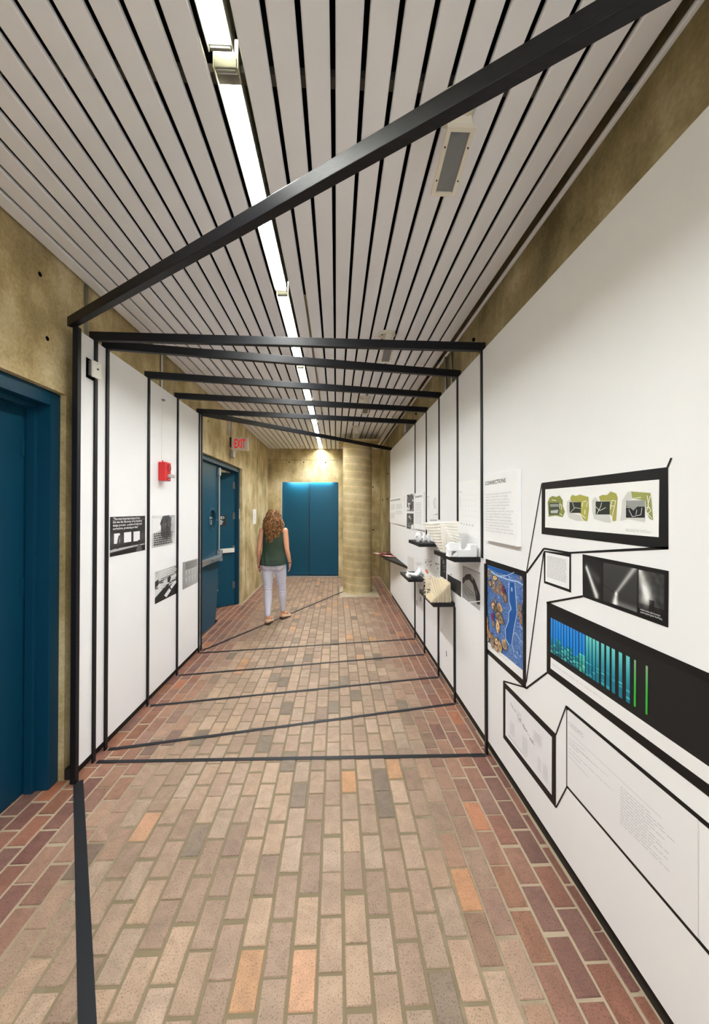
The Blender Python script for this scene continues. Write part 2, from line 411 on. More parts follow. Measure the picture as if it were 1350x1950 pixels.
for y in (2.72, 3.83, 7.42, 8.5, 9.5):     # narrow pour joints
    MB().box((XWL-.004, y-.004, 0.0 if y > 7 else 2.9), (XWL+.0015, y+.004, ZC)).build('pour_joint', plain('joint shadow line', rgb(70, 60, 40), .9) if 'joint shadow line' not in MATS else MATS['joint shadow line'], wl)
wr = wall('wall_right', MB().box((XWR, YB, -.1), (XWR+.3, 10.3, ZT)), 'board-marked concrete wall on the right behind the white board', conc_shaded)
for y, z in ((3.05, 3.1), (5.3, 3.06), (8.3, 1.95), (8.3, 2.5), (9.2, 1.95), (8.7, .7)):
    tie_hole(wr, (XWR, y, z), (1, 0, 0))
D3 = (-1.40, 0.06, 2.425)
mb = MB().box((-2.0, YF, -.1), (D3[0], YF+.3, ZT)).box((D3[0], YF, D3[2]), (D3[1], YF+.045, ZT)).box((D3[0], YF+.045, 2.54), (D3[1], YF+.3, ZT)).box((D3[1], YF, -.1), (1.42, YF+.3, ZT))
wf = wall('wall_far', mb, 'concrete end wall of the corridor around the blue sliding door', conc_lit)
for x, z in ((-1.2, 2.93), (-.83, 2.93), (-.27, 2.93), (.95, 1.2), (.95, 2.3)):
    tie_hole(wf, (x, YF, z), (0, -1, 0), .017)
MB().box((-1.73, YF-.001, 2.985), (.05, YF+.01, 2.993)).build('pour_joint', MATS['joint shadow line'], wf)

# ------------------------------------------------------------------ slat ceiling
ce = MB().box((-2.03, YB, ZT), (1.42, 10.3, ZT+.1)).build('ceiling', void_black)
tag(ce, 'dark ceiling void above pale linear metal slats', kind='structure')
SP = 0.1077; GAP = 0.0185
def slat_profile(w):
    h, r = 0.016, 0.006
    return [(-w/2, h), (-w/2, r), (-w/2+r*.3, r*.3), (-w/2+r, 0), (w/2-r, 0), (w/2-r*.3, r*.3), (w/2, r), (w/2, h)]
edges = [-0.012+SP*k for k in range(-17, 13)]
slat_x = []
for k, e in enumerate(edges[:-1]):
    a, b = e+GAP/2, edges[k+1]-GAP/2
    if b < XWL+.01 or a > 1.19: continue
    a = max(a, XWL+.012); b = min(b, 1.105 if False else b)
    if a > 1.10: continue
    if abs((a+b)/2 - (-0.389)) < .02: continue       # the lamps take this row
    slat_x.append(((a+b)/2, min(b, 1.108)-a if b > 1.108 else b-a))
pm = {}
for cx, w in slat_x:
    key = round(w, 3)
    if key not in pm:
        mb = MB(); prof = slat_profile(w); n = len(prof)
        segs = [(YB+.01, -1.4), (-1.398, 0.398), (0.4, 3.998), (4.0, 7.598), (7.6, YF-.01)]
        for y0, y1 in segs:
            mb.add([(x, y0, z) for x, z in prof]+[(x, y1, z) for x, z in prof], [(i, i+1, n+i+1, n+i) for i in range(n-1)]+[tuple(range(n)), tuple(range(n, 2*n))[::-1]])
        me = bpy.data.meshes.new('ceiling_slat'); me.from_pydata(mb.v, [], mb.f); me.materials.append(slat_mat); pm[key] = me
    o = bpy.data.objects.new('ceiling_slat', pm[key]); COL.objects.link(o); o.location = (cx, 0, ZC); o.parent = ce
# carriers that hold the slats, glimpsed through the gaps
for y in (1.4, 4.05, 6.6):
    MB().box((XWL+.01, y-.02, ZC+.02), (1.11, y+.02, ZC+.05)).build('slat_carrier', MATS.get('carrier grey') or plain('carrier grey', rgb(60, 54, 48), .6), ce)

tag(MB().box((-.25, 2.85, ZC+.03), (-.205, 6.2, ZC+.05)).build('trim_1', plain('bare timber', rgb(170, 152, 116), .7)), 'bare timber batten glimpsed through one gap between the ceiling slats', kind='structure')
# ------------------------------------------------------------------ fluorescent lamps in the open slat row
for n in range(9):
    y0 = -1.43*1.0-0.06+1.43*n-.02; y1 = y0+1.385
    if y1 > YF-.02: y1 = YF-.03
    if y1-y0 < .2: continue
    lx = -0.389
    L = empty('fluorescent_light', (lx, (y0+y1)/2, ZC))
    where = ['behind the viewer', 'overhead at the viewer', 'over the brick floor before the first black beam', 'crossed by the nearest black beam', 'crossed by the second group of beams', 'above the middle beams',
             'above the walking woman', 'before the concrete column', 'touching the end wall'][n] if n < 9 else ''
    tag(L, 'recessed fluorescent strip in the ceiling, ' + where, 'ceiling light', 'fluorescent strips in the slat ceiling')
    h = MB(); 
    h.box((lx-.044, y0, ZC+.002), (lx-.0405, y1, ZC+.10)).box((lx+.0405, y0, ZC+.002), (lx+.044, y1, ZC+.10)).box((lx-.044, y0, ZC+.10), (lx+.044, y1, ZC+.105))
    h.build('housing', MATS.get('olive trough') or plain('olive trough', rgb(168, 164, 140), .5), L)
    MB().box((lx-.0385, y0+.03, ZC+.038), (lx+.0385, y1-.03, ZC+.055)).build('diffuser', tube_glow, L, bevel=.004)
    for ye in (y0, y1-.022):
        e = MB().box((lx-.038, ye, ZC+.004), (lx+.038, ye+.022, ZC+.05)); e.box((lx-.034, ye+.004, ZC-.003), (lx+.034, ye+.016, ZC+.004))
        e.build('end_cap', MATS.get('shaded end cap') or plain('shaded end cap', rgb(128, 126, 118), .5), L, bevel=.003)  # cap colour darkened to paint in the shade at the lamp ends

# ------------------------------------------------------------------ exhibition boards and bases
def skirt(name, x0, x1, y0, y1, z): return tag(MB().box((x0, y0, 0.0005), (x1, y1, z)).build(name, black_edge), 'dark recessed base strip under the white exhibition board', kind='structure')
lb = MB().box((XL-.016, 2.521, 0.068), (XL, 4.80, 2.885)).build('exhibition_board', white_panel)
for y in (2.75, 3.4, 4.1, 4.72): MB().box((-1.7295, y-.02, 0.1), (XL-.0165, y+.02, 2.86)).build('batten', black_edge, lb)
tag(lb, 'tall white exhibition board covering the left concrete wall, divided by black posts', 'exhibition board')
rb = MB().box((XR, -0.9, 0.10), (XWR-.001, 7.53, 2.885)).build('exhibition_board', white_panel)
tag(rb, 'long white exhibition board along the right wall carrying shelves and black graphics', 'exhibition board')
skirt('baseboard_left', -1.7295, -1.69, 2.53, 4.80, 0.068); skirt('baseboard_right', 1.10, XWR-.001, -0.9, 7.53, 0.10)

# ------------------------------------------------------------------ black portal frames and floor tape
BZ0, BZ1, BD = 2.886, 2.945, 0.038
def beam_mesh(a, b, d=BD):
    a, b = Vector((a[0], a[1], 0)), Vector((b[0], b[1], 0)); t = (b-a).normalized(); n = Vector((-t.y, t.x, 0))*d/2
    m = MB()
    m.prism([a-n+Vector((0, 0, BZ0)), b-n+Vector((0, 0, BZ0)), b+n+Vector((0, 0, BZ0)), a+n+Vector((0, 0, BZ0))], (0, 0, BZ1-BZ0))
    return m
frames = [  # left y, right y, strips on the right board (y, z0, z1), label
    (2.503, 0.60, [], 'nearest black timber portal frame, its beam running diagonally over the viewer'),
    (2.700, 2.765, [(2.760, 1.372, 2.886), (2.682, 0.0, 1.34)], 'black timber portal frame whose beam crosses level just beyond the diagonal beam'),
    (2.836, 3.325, [(3.318, 1.62, 2.886), (3.405, 0.0, .851)], 'black timber portal frame landing right at the pleated paper model, third from the viewer'),
    (3.450, 3.955, [(3.922, 1.62, 2.886), (3.950, 0.0, .85)], 'black timber portal frame, left post between the dark quotation photo and the red alarm'),
    (4.072, 4.535, [(4.485, 1.42, 2.886), (4.582, 0.0, .85)], 'black timber portal frame whose left post stands just right of the red alarm'),
    (4.705, 5.180, [(5.128, 1.90, 2.886), (5.137, 0.0, .86)], 'black timber portal frame with the last level beam, near the left board\'s far end'),
    (4.785, 7.520, [], 'farthest black timber portal frame, beam slanting to the far end of the right board'),
]
for n, (yl, yr, strips, lab) in enumerate(frames):
    F = empty('portal_frame', (-1.64, yl, 0)); tag(F, lab, 'portal frame', 'black portal frames')
    beam_mesh((-1.69, yl-(.0 if n else .0)), (1.09 if n not in (0,) else 1.066, yr), BD if n else .042).build('beam', timber, F, bevel=.0025)
    w = .034 if n == 0 else .031
    p = MB().box((-1.668 if n == 0 else -1.6595, yl-w/2, 0.0005), (-1.634 if n == 0 else -1.647, yl+w/2, BZ0-.0005))
    p.build('post', timber, F, bevel=.002)
    for ys, z0, z1 in strips:
        m = MB()
        if z0 < .01:  # the foot steps off the board onto the floor
            m.box((1.054, ys-.015, 0.0005), (1.0675, ys+.015, z1))
        else: m.box((1.0595, ys-.016, z0), (1.0675, ys+.016, z1))
        m.build('wall_strip', timber, F)
def tape(p, q, w, lab):
    p, q = Vector((*p, 0)), Vector((*q, 0)); t = (q-p).normalized(); n = Vector((-t.y, t.x, 0))*w/2
    o = MB().prism([p-n+Vector((0, 0, .0012)), q-n+Vector((0, 0, .0012)), q+n+Vector((0, 0, .0012)), p+n+Vector((0, 0, .0012))], (0, 0, .0012)).build('floor_tape', black_tape)
    tag(o, lab, 'floor tape', 'black tape lines on the brick floor')
tape((-1.634, 2.515), (-.13, 0.30), .052, 'black floor tape running from the nearest left post toward the viewer')
tape((-1.632, 2.702), (1.05, 2.668), .034, 'black floor tape crossing level from the second left post to the blue map print')
tape((-1.634, 2.836), (1.05, 3.378), .034, 'black floor tape slanting from the third left post to the near low shelf')
tape((-1.632, 3.450), (1.05, 3.918), .034, 'fourth black floor tape line, ending below the laminated card model')
tape((-1.632, 4.066), (1.05, 4.535), .034, 'fifth black floor tape line, crossing between the two low shelves')
tape((-1.634, 4.690), (1.05, 5.085), .034, 'farthest of the parallel black floor tape lines, before the walking woman')
tape((-1.628, 4.775), (0.15, 8.06), .034, 'black floor tape passing under the woman to the concrete column')

# ------------------------------------------------------------------ column
cc = empty('concrete_column', (.452, 8.13, 0)); tag(cc, 'round concrete column with spiral form marks standing on the brick floor', 'column')
n = 48; mb = MB(); zs = [0.0005, .05, .6, 1.2, 1.8, 2.4, 3.13]
vs = [(.305*math.cos(2*math.pi*k/n), .305*math.sin(2*math.pi*k/n), z) for z in zs for k in range(n)]
fs = [(j*n+k, j*n+(k+1) % n, (j+1)*n+(k+1) % n, (j+1)*n+k) for j in range(len(zs)-1) for k in range(n)]
sh = MB(); sh.smooth = True; sh.add(vs, fs)
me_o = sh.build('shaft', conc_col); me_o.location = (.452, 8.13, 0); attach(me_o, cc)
MB().box((.055, 7.755, 3.13), (.90, 8.57, 3.158)).build('capital', conc, cc, bevel=.004)

# ------------------------------------------------------------------ doors
# door_1: recessed blue door at the near left
d1 = empty('door_1', (-1.82, 1.8, 0)); tag(d1, 'blue painted door in a deep concrete opening at the near left edge', kind='structure')
mb = MB().box((-1.93, 2.44, .0005), (-1.765, 2.524, 2.455)).box((-1.93, 1.16, 2.37), (-1.765, 2.44, 2.455)).box((-1.93, 1.151, .0005), (-1.765, 1.23, 2.37))
mb.box((-1.89, 2.41, .0005), (-1.84, 2.44, 2.37)).box((-1.89, 1.23, 2.34), (-1.84, 2.41, 2.37))
mb.build('door_frame', blue_dark, d1, bevel=.003)
lf = MB().box((-1.945, 1.235, .01), (-1.895, 2.438, 2.362)).build('door_leaf', blue_dark, d1, bevel=.002)
for z in (.35, 1.2, 2.05): MB().box((-1.8945, 2.38, z), (-1.8905, 2.409, z+.11)).build('hinge', blue_dark, lf)

# door_2: blue double door, one leaf ajar, room beyond
d2 = empty('door_2', (-1.84, 6.05, 0)); tag(d2, 'blue double exit door in the left wall with its far leaf ajar', kind='structure')
mb = MB().box((-1.93, D2[0]+.001, .0005), (-1.775, 5.045, 2.40)).box((-1.93, 7.055, .0005), (-1.775, D2[1]-.001, 2.40)).box((-1.93, D2[0]+.001, 2.40), (-1.775, D2[1]-.001, 2.469))
mb.box((-1.905, 7.03, .0005), (-1.875, 7.055, 2.40))
mb.build('door_frame', blue_dark, d2, bevel=.003)
A = bpy.data.objects
# near leaf with porthole: built as a ring of quads round a hole
def leaf_with_hole(x0, x1, y0, y1, z0, z1, cy, cz, r, n=32):
    m = MB(); ring = []
    for k in range(n):
        th = 2*math.pi*(k+.5)/n; c, s = math.cos(th), math.sin(th)
        t = min((y1-cy)/c if c > 1e-6 else (y0-cy)/c if c < -1e-6 else 9, (z1-cz)/s if s > 1e-6 else (z0-cz)/s if s < -1e-6 else 9)
        ring.append(((cy+r*c, cz+r*s), (cy+t*c, cz+t*s)))
    vs = []
    for x in (x1, x0):
        for i, o in ring: vs += [(x, *i), (x, *o)]
    fs = []; M = 2*n
    for k in range(n):
        a, b = 2*k, 2*((k+1) % n)
        fs += [(a, b, b+1, a+1), (M+a, M+a+1, M+b+1, M+b), (a, M+a, M+b, b), (a+1, b+1, M+b+1, M+a+1)]
    m.add(vs, fs)
    for yy in (y0, y1):
        for zz in (z0, z1):   # close the four corners
            i = min(range(n), key=lambda k: abs(ring[k][1][0]-yy)+abs(ring[k][1][1]-zz)+(0 if True else 0))
            cand = sorted(range(n), key=lambda k: (ring[k][1][0]-yy)**2+(ring[k][1][1]-zz)**2)[:2]
            (ya, za), (yb, zb) = ring[cand[0]][1], ring[cand[1]][1]
            for x, flip in ((x1, 0), (x0, 1)): m.add([(x, ya, za), (x, yy, zz), (x, yb, zb)], [(0, 1, 2)])
            m.add([(x1, ya, za), (x1, yy, zz), (x0, yy, zz), (x0, ya, za)], [(0, 1, 2, 3)]).add([(x1, yb, zb), (x1, yy, zz), (x0, yy, zz), (x0, yb, zb)], [(0, 1, 2, 3)])
    return m
lfA = leaf_with_hole(-1.875, -1.83, 5.05, 6.045, .012, 2.395, 5.75, 1.572, .155).build('door_leaf', blue_paint, d2)
mb = MB()
for k in range(32):
    a, b = 2*math.pi*k/32, 2*math.pi*(k+1)/32
    def rp(th, r, x): return (x, 5.75+r*math.cos(th), 1.572+r*math.sin(th))
    mb.add([rp(a, .150, -1.822), rp(b, .150, -1.822), rp(b, .178, -1.829), rp(a, .178, -1.829)], [(0, 1, 2, 3)])
    mb.add([rp(a, .150, -1.822), rp(b, .150, -1.822), rp(b, .150, -1.880), rp(a, .150, -1.880)], [(0, 1, 2, 3)])
mb.build('porthole_rim', blue_paint, lfA, smooth=True)
MB().tube([(-1.856, 5.75, 1.572), (-1.851, 5.75, 1.572)], .1495, 32).build('porthole_glass', glass, lfA)
m = MB().tube([(-1.805, 6.0, 1.0), (-1.805, 6.0, 2.26)], .0125, 10); m.box((-1.829, 5.985, 1.55), (-1.80, 6.015, 1.575)); m.build('vertical_rod', metal, lfA, smooth=False)
MB().box((-1.829, 5.965, 2.25), (-1.785, 6.035, 2.40-.03)).build('top_latch', metal, lfA, bevel=.008)
pb = MB().box((-1.829, 5.10, .955), (-1.775, 5.96, 1.03)); pb.build('panic_bar', metal, lfA, bevel=.008)
MB().box((-1.775, 5.55, .965), (-1.745, 5.95, 1.012)).build('push_pad', plain('grey push pad', rgb(110, 120, 126), .35), lfA, bevel=.006)
MB().box((-1.829, 5.955, .93), (-1.76, 6.04, 1.10)).build('latch_case', metal, lfA, bevel=.008)
# far leaf, swung into the room
hx, hy = -1.845, 7.045; ang = math.radians(226.5)          # direction from hinge to free edge
LU = Vector((math.cos(ang), math.sin(ang), 0)); LN = Vector((-LU.y, LU.x, 0))
if LN.y > 0: LN = -LN                                        # faces the corridor viewer
def leafp(s, d, z): return Vector((hx, hy, 0))+LU*s+LN*d+Vector((0, 0, z))
lfB = MB().prism([leafp(0, 0, .012), leafp(1.0, 0, .012), leafp(1.0, -.045, .012), leafp(0, -.045, .012)], (0, 0, 2.37)).build('door_leaf', blue_paint, d2)
MB().prism([leafp(.03, .001, .955), leafp(.80, .001, .955), leafp(.80, .055, .955), leafp(.03, .055, .955)], (0, 0, .075)).build('panic_bar', white_metal, lfB, bevel=.008)
MB().prism([leafp(.17, .001, 1.43), leafp(.60, .001, 1.43), leafp(.60, .006, 1.43), leafp(.17, .006, 1.43)], (0, 0, .19)).build('warning_sign', dark, lfB)
for z in (.3, .95, 1.55, 2.1): MB().box((-1.873, 7.02, z), (-1.838, 7.0545, z+.12)).build('hinge', steel, d2)
MB().prism([leafp(.32, .001, .30), leafp(.38, .001, .30), leafp(.38, .004, .30), leafp(.32, .004, .30)], (0, 0, .02)).build('kick_mark', white_metal, lfB)
# lit room behind the double door
rm = MB().box((-4.2, 4.4, 2.72), (-2.032, 8.6, 2.80)).box((-4.2, 4.3, -.1), (-2.032, 4.4, 2.8)).box((-4.2, 8.6, -.1), (-2.032, 8.7, 2.8)).box((-4.3, 4.3, -.1), (-4.2, 8.7, 2.8)).build('wall_room', plain('cream room paint', rgb(214, 206, 184), .7))
tag(rm, 'cream painted room glimpsed behind the ajar blue door', kind='structure')
rl = MB().box((-3.3, 5.6, 2.70), (-2.5, 7.8, 2.719)).build('ceiling_light', room_glow); tag(rl, 'lit ceiling panel glimpsed above the ajar blue door leaf', 'ceiling light')

# door_3: pair of sliding blue panels in the end wall
d3 = empty('door_3', (-.67, YF+.12, 0)); tag(d3, 'blue two-panel sliding door in the end wall, lit from its head', kind='structure')
MB().box((-1.40, YF+.17, .03), (-.65, YF+.21, 2.53)).build('sliding_panel', blue_paint, d3, bevel=.003)
MB().box((-.68, YF+.11, .03), (0.055, YF+.15, 2.53)).build('sliding_panel', blue_paint, d3, bevel=.003)
MB().box((-.692, YF+.112, .03), (-.6805, YF+.148, 2.53)).build('seam_shade', dark, d3)  # dark strip added to paint the shade line where the panels overlap
m = MB().box((-1.41, YF+.22, 0), (.07, YF+.3, 2.53)); m.build('door_frame', blue_dark, d3)
MB().box((-1.399, YF+.02, -.003), (.059, YF+.22, .012)).build('threshold', metal, d3)
MB().box((-1.399, YF+.03, .012), (-1.385, YF+.16, 2.42)).build('side_jamb', metal, d3)
MB().box((-1.22, YF+.052, 2.455), (-.10, YF+.085, 2.475)).build('head_lamp', head_glow, d3)

# ------------------------------------------------------------------ text and print helpers
def text_mesh(body, mat, name, place, parent=None, shear=0.0, lines_gap=1.0, bold=0.0):
    """place(u, v) maps the 0..1 text box to world points"""
    cu = bpy.data.curves.new('t', 'FONT'); cu.body = body; cu.resolution_u = 2; cu.space_line = lines_gap; cu.offset = bold
    t = bpy.data.objects.new('t', cu); COL.objects.link(t)
    bpy.context.view_layer.update()
    me = bpy.data.meshes.new_from_object(t.evaluated_get(bpy.context.evaluated_depsgraph_get()))
    bpy.data.objects.remove(t); bpy.data.curves.remove(cu)
    xs = [v.co.x for v in me.vertices]; ys = [v.co.y for v in me.vertices]
    x0, x1, y0, y1 = min(xs), max(xs), min(ys), max(ys)
    for v in me.vertices: v.co = place((v.co.x-x0)/(x1-x0), (v.co.y-y0)/(y1-y0))
    me.name = name; me.materials.clear(); me.materials.append(mat)
    o = bpy.data.objects.new(name, me); COL.objects.link(o)
    if parent is not None: attach(o, parent)
    return o
def on_side(side, eps):
    x = XR-eps if side == 'R' else XL+eps
    return lambda y, z: (x, y, z)
def wall_box(side, y0, y1, z0, z1, eps):
    """text box on a side wall; y0 is where reading starts"""
    f = on_side(side, eps)
    return lambda u, v: Vector(f(y0+(y1-y0)*u, z0+(z1-z0)*v))
class Print:
    def __init__(self, side, eps=0.0012): self.m = MB(); self.side = side; self.e = eps; self.k = 0
    def poly(self, pts, col):
        self.k += 1; f = on_side(self.side, self.e+self.k*0.00006)
        vs = [f(*p) for p in pts]
        self.m.add(vs, [tuple(range(len(vs)))], rgb(*col) if max(col) > 1.0 else (*col, 1)); return self
    def same(self, pts, col):
        f = on_side(self.side, self.e+self.k*0.00006); vs = [f(*p) for p in pts]
        self.m.add(vs, [tuple(range(len(vs)))], rgb(*col)); return self
    def build(self, name, parent=None, mat=None):
        global TOP
        TOP = self.e+(self.k+4)*0.00006
        return self.m.build(name, mat or printed, parent)
def bil(q, u, v):
    """q = TL, TR, BR, BL"""
    a = [q[0][i]+(q[1][i]-q[0][i])*u for i in (0, 1)]; b = [q[3][i]+(q[2][i]-q[3][i])*u for i in (0, 1)]
    return (a[0]+(b[0]-a[0])*v, a[1]+(b[1]-a[1])*v)
def sub(q, pts): return [bil(q, u, v) for u, v in pts]
def rect(u0, v0, u1, v1): return [(u0, v0), (u1, v0), (u1, v1), (u0, v1)]
def dashes(P, q, u0, u1, v0, v1, rows, col, seed=1, h=.5, ragged=.1):
    """rows of word-like marks"""
    r = random.Random(seed); P.k += 1
    for i in range(rows):
        va = v0+(v1-v0)*(i+.2)/rows; vb = va+(v1-v0)/rows*h; u = u0; end = u1-(u1-u0)*r.random()*ragged
        while u < end:
            w = (u1-u0)*r.uniform(.05, .16); P.same(sub(q, rect(u, va, min(u+w, end), vb)), col); u += w+(u1-u0)*.022

# ------------------------------------------------------------------ black vinyl drawing on the right board
V = Print('R', .0010); V.k = 1
BK = (26, 25, 26)
def band(q): V.same(q, BK)
# upper frame
fo = [(1.9484,1.8638),(1.1903,1.8624),(1.191,1.5977),(1.9526,1.5984)]
fi = [(1.915,1.8279),(1.2242,1.8247),(1.2281,1.634),(1.9185,1.6342)]
fb = [(1.2649,1.5966),(1.1909,1.6072),(1.191,1.5977),(1.7118,1.5228),(1.7117,1.5316)]
for i in range(4):
    j = (i+1) % 4
    if i == 2: V.same([fi[2], fi[3], fo[3], fb[0], fo[2]], BK)
    else: band([fo[i], fo[j], fi[j], fi[i]])
V.same(fb, BK)
for q in [[(1.9532,1.8604),(2.1183,1.375),(2.1066,1.3759),(1.9432,1.8588)]] + [[(2.1038,1.3679),(1.9235,1.5226),(1.9381,1.5268),(2.1212,1.3712)],[(1.9323,1.5197),(1.7129,1.5222),(1.7104,1.5315),(1.9292,1.5296)]] + [[(1.9384,1.5043),(2.1281,0.7497),(2.1151,0.7547),(1.9275,1.5047)]] + [[(1.189,1.8597),(1.1743,1.8882),(1.1814,1.8917),(1.1962,1.8631)]] + [[(1.623,1.3539),(1.9101,1.2565),(1.9067,1.2468),(1.6205,1.3455)]] + [[(1.9122,0.9011),(2.1296,0.7209),(2.1153,0.7181),(1.9006,0.8976)]] + [[(2.1199,0.7293),(2.4137,0.6357),(2.4202,0.6231),(2.1249,0.7185)]] + [[(1.8272,0.6304),(1.7394,0.8182),(1.7493,0.8152),(1.8381,0.6263)]] + [[(1.7503,0.8033),(1.1996,0.8082),(1.1895,0.8259),(1.7385,0.8178)]] + [[(1.7454,0.8082),(1.7484,0.4384),(1.7362,0.4471),(1.7332,0.8145)]] + [[(1.7466,0.4438),(1.838,0.2759),(1.8262,0.2815),(1.7359,0.4481)]]: V.same(q, BK)
for q in [[(1.7474,0.4384),(1.2016,0.4471),(1.1942,0.4602),(1.735,0.4536)],[(1.2016,0.4471),(0.9984,0.45),(0.9922,0.4631),(1.1942,0.4602)]] + [[(1.1993,0.8089),(0.9963,0.8109),(0.9883,0.8274),(1.1897,0.8257)]]: V.same(q, BK)
# small text box outline
to = [(1.9327,1.5131),(1.7028,1.5244),(1.7042,1.347),(1.9311,1.3476)]; ti = [(1.9152,1.5071),(1.7157,1.508),(1.7181,1.36),(1.9178,1.36)]
for i in range(4): band([to[i], to[(i+1) % 4], ti[(i+1) % 4], ti[i]])
# frame round the blue map
mo = [(2.6989,1.3734),(2.111,1.3762),(2.1234,0.7146),(2.7069,0.7078)]; mi = [(2.6655,1.3349),(2.1515,1.3417),(2.159,0.7543),(2.677,0.7447)]
for i in range(4): band([mo[i], mo[(i+1) % 4], mi[(i+1) % 4], mi[i]])
# low box
lo = [(2.4205,0.6302),(1.8303,0.6348),(1.8332,0.274),(2.4214,0.2678)]; li = [(2.3844,0.5964),(1.8648,0.5991),(1.8695,0.3123),(2.3886,0.3038)]
for i in range(4): band([lo[i], lo[(i+1) % 4], li[(i+1) % 4], li[i]])
# frame of the blue stripe print
V.same([(1.9059,1.2568),(1.8749,1.2585),(1.1908,1.2573),(0.9886,1.2571),(0.9888,1.231),(1.1911,1.2228),(1.8706,1.216),(1.8729,0.9909),(1.8752,0.9345),(1.9098,0.8979)], BK)
V.same([(1.8752,0.9345),(1.1935,0.9375),(0.9913,0.9387),(0.9916,0.9021),(1.1938,0.9021),(1.9098,0.8979)], BK)
vg = V.build('vinyl_line_drawing', None, black_vinyl); tag(vg, 'black vinyl bands linking the prints across the right white board', 'wall graphic')

# ------------------------------------------------------------------ prints on the right board
def done(P, name, label, cat='poster', mat=None, group=None): return tag(P.build(name, None, mat), label, cat, group)
# green map collages
q = fi; P = Print('R'); P.poly(q, (240, 240, 240))
def c2p(pts): return pts
GR, GY, DK, WH = (142, 150, 84), (206, 207, 203), (46, 50, 44), (236, 238, 230)
P.poly([(1.8941,1.7629),(1.8755,1.7853),(1.8486,1.792),(1.8183,1.786),(1.7888,1.7923),(1.7629,1.7676),(1.7647,1.7438),(1.7473,1.7153),(1.7651,1.689),(1.8233,1.6952),(1.8854,1.6891)], (136,142,72))
P.poly([(1.8803,1.7601),(1.7915,1.7576),(1.792,1.7015),(1.879,1.6993)], (70,76,66))
P.poly([(1.8713,1.7524),(1.7974,1.7514),(1.7975,1.7392),(1.8696,1.7388)], (150,155,148))
P.poly([(1.867,1.7196),(1.8018,1.7247),(1.8062,1.7076),(1.8653,1.707)], (188,190,186))
P.poly([(1.7313,1.7622),(1.7059,1.7709),(1.6952,1.7087),(1.6376,1.7027),(1.6138,1.6746),(1.6662,1.6752),(1.718,1.6876),(1.7332,1.7201)], GY)
P.poly([(1.7059,1.7801),(1.6908,1.7924),(1.6653,1.7856),(1.6369,1.7912),(1.5798,1.7783),(1.577,1.7249),(1.5872,1.6754),(1.6105,1.6769),(1.6376,1.7071),(1.6303,1.7579),(1.7023,1.7616)], (170,168,82))
P.poly([(1.7113,1.7594),(1.6289,1.7579),(1.6306,1.7103),(1.7117,1.7095)], DK)
P.poly([(1.5575,1.7628),(1.5356,1.7769),(1.5145,1.7577),(1.5331,1.7041),(1.4546,1.7052),(1.4466,1.6739),(1.4801,1.6748),(1.5456,1.6872),(1.5566,1.7206)], GY)
P.poly([(1.5144,1.7783),(1.4966,1.7838),(1.4679,1.7827),(1.4483,1.7957),(1.4188,1.7866),(1.4111,1.771),(1.4197,1.6826),(1.4384,1.6801),(1.4409,1.6976),(1.4546,1.7052),(1.4514,1.7584),(1.5086,1.7597)], (164,162,84))
P.poly([(1.5345,1.7582),(1.4525,1.7573),(1.4546,1.706),(1.535,1.7049)], DK)
P.poly([(1.3936,1.7061),(1.3881,1.7589),(1.363,1.788),(1.3437,1.7927),(1.3393,1.7615),(1.3706,1.7585),(1.3687,1.6952),(1.2811,1.6971),(1.2834,1.6814),(1.359,1.6899),(1.3989,1.6832)], GY)
P.poly([(1.3437,1.7908),(1.2591,1.7817),(1.2552,1.7559),(1.2495,1.6893),(1.2641,1.6941),(1.2788,1.7216),(1.2806,1.7565),(1.3392,1.7651)], (150,156,88))
P.poly([(1.3691,1.7585),(1.2819,1.7579),(1.2833,1.6971),(1.3697,1.6952)], (150,152,150))
P.poly([(1.3693,1.7399),(1.349,1.7324),(1.3349,1.7214),(1.3163,1.7358),(1.283,1.7355),(1.2833,1.6971),(1.3697,1.6952)], (34,36,40))
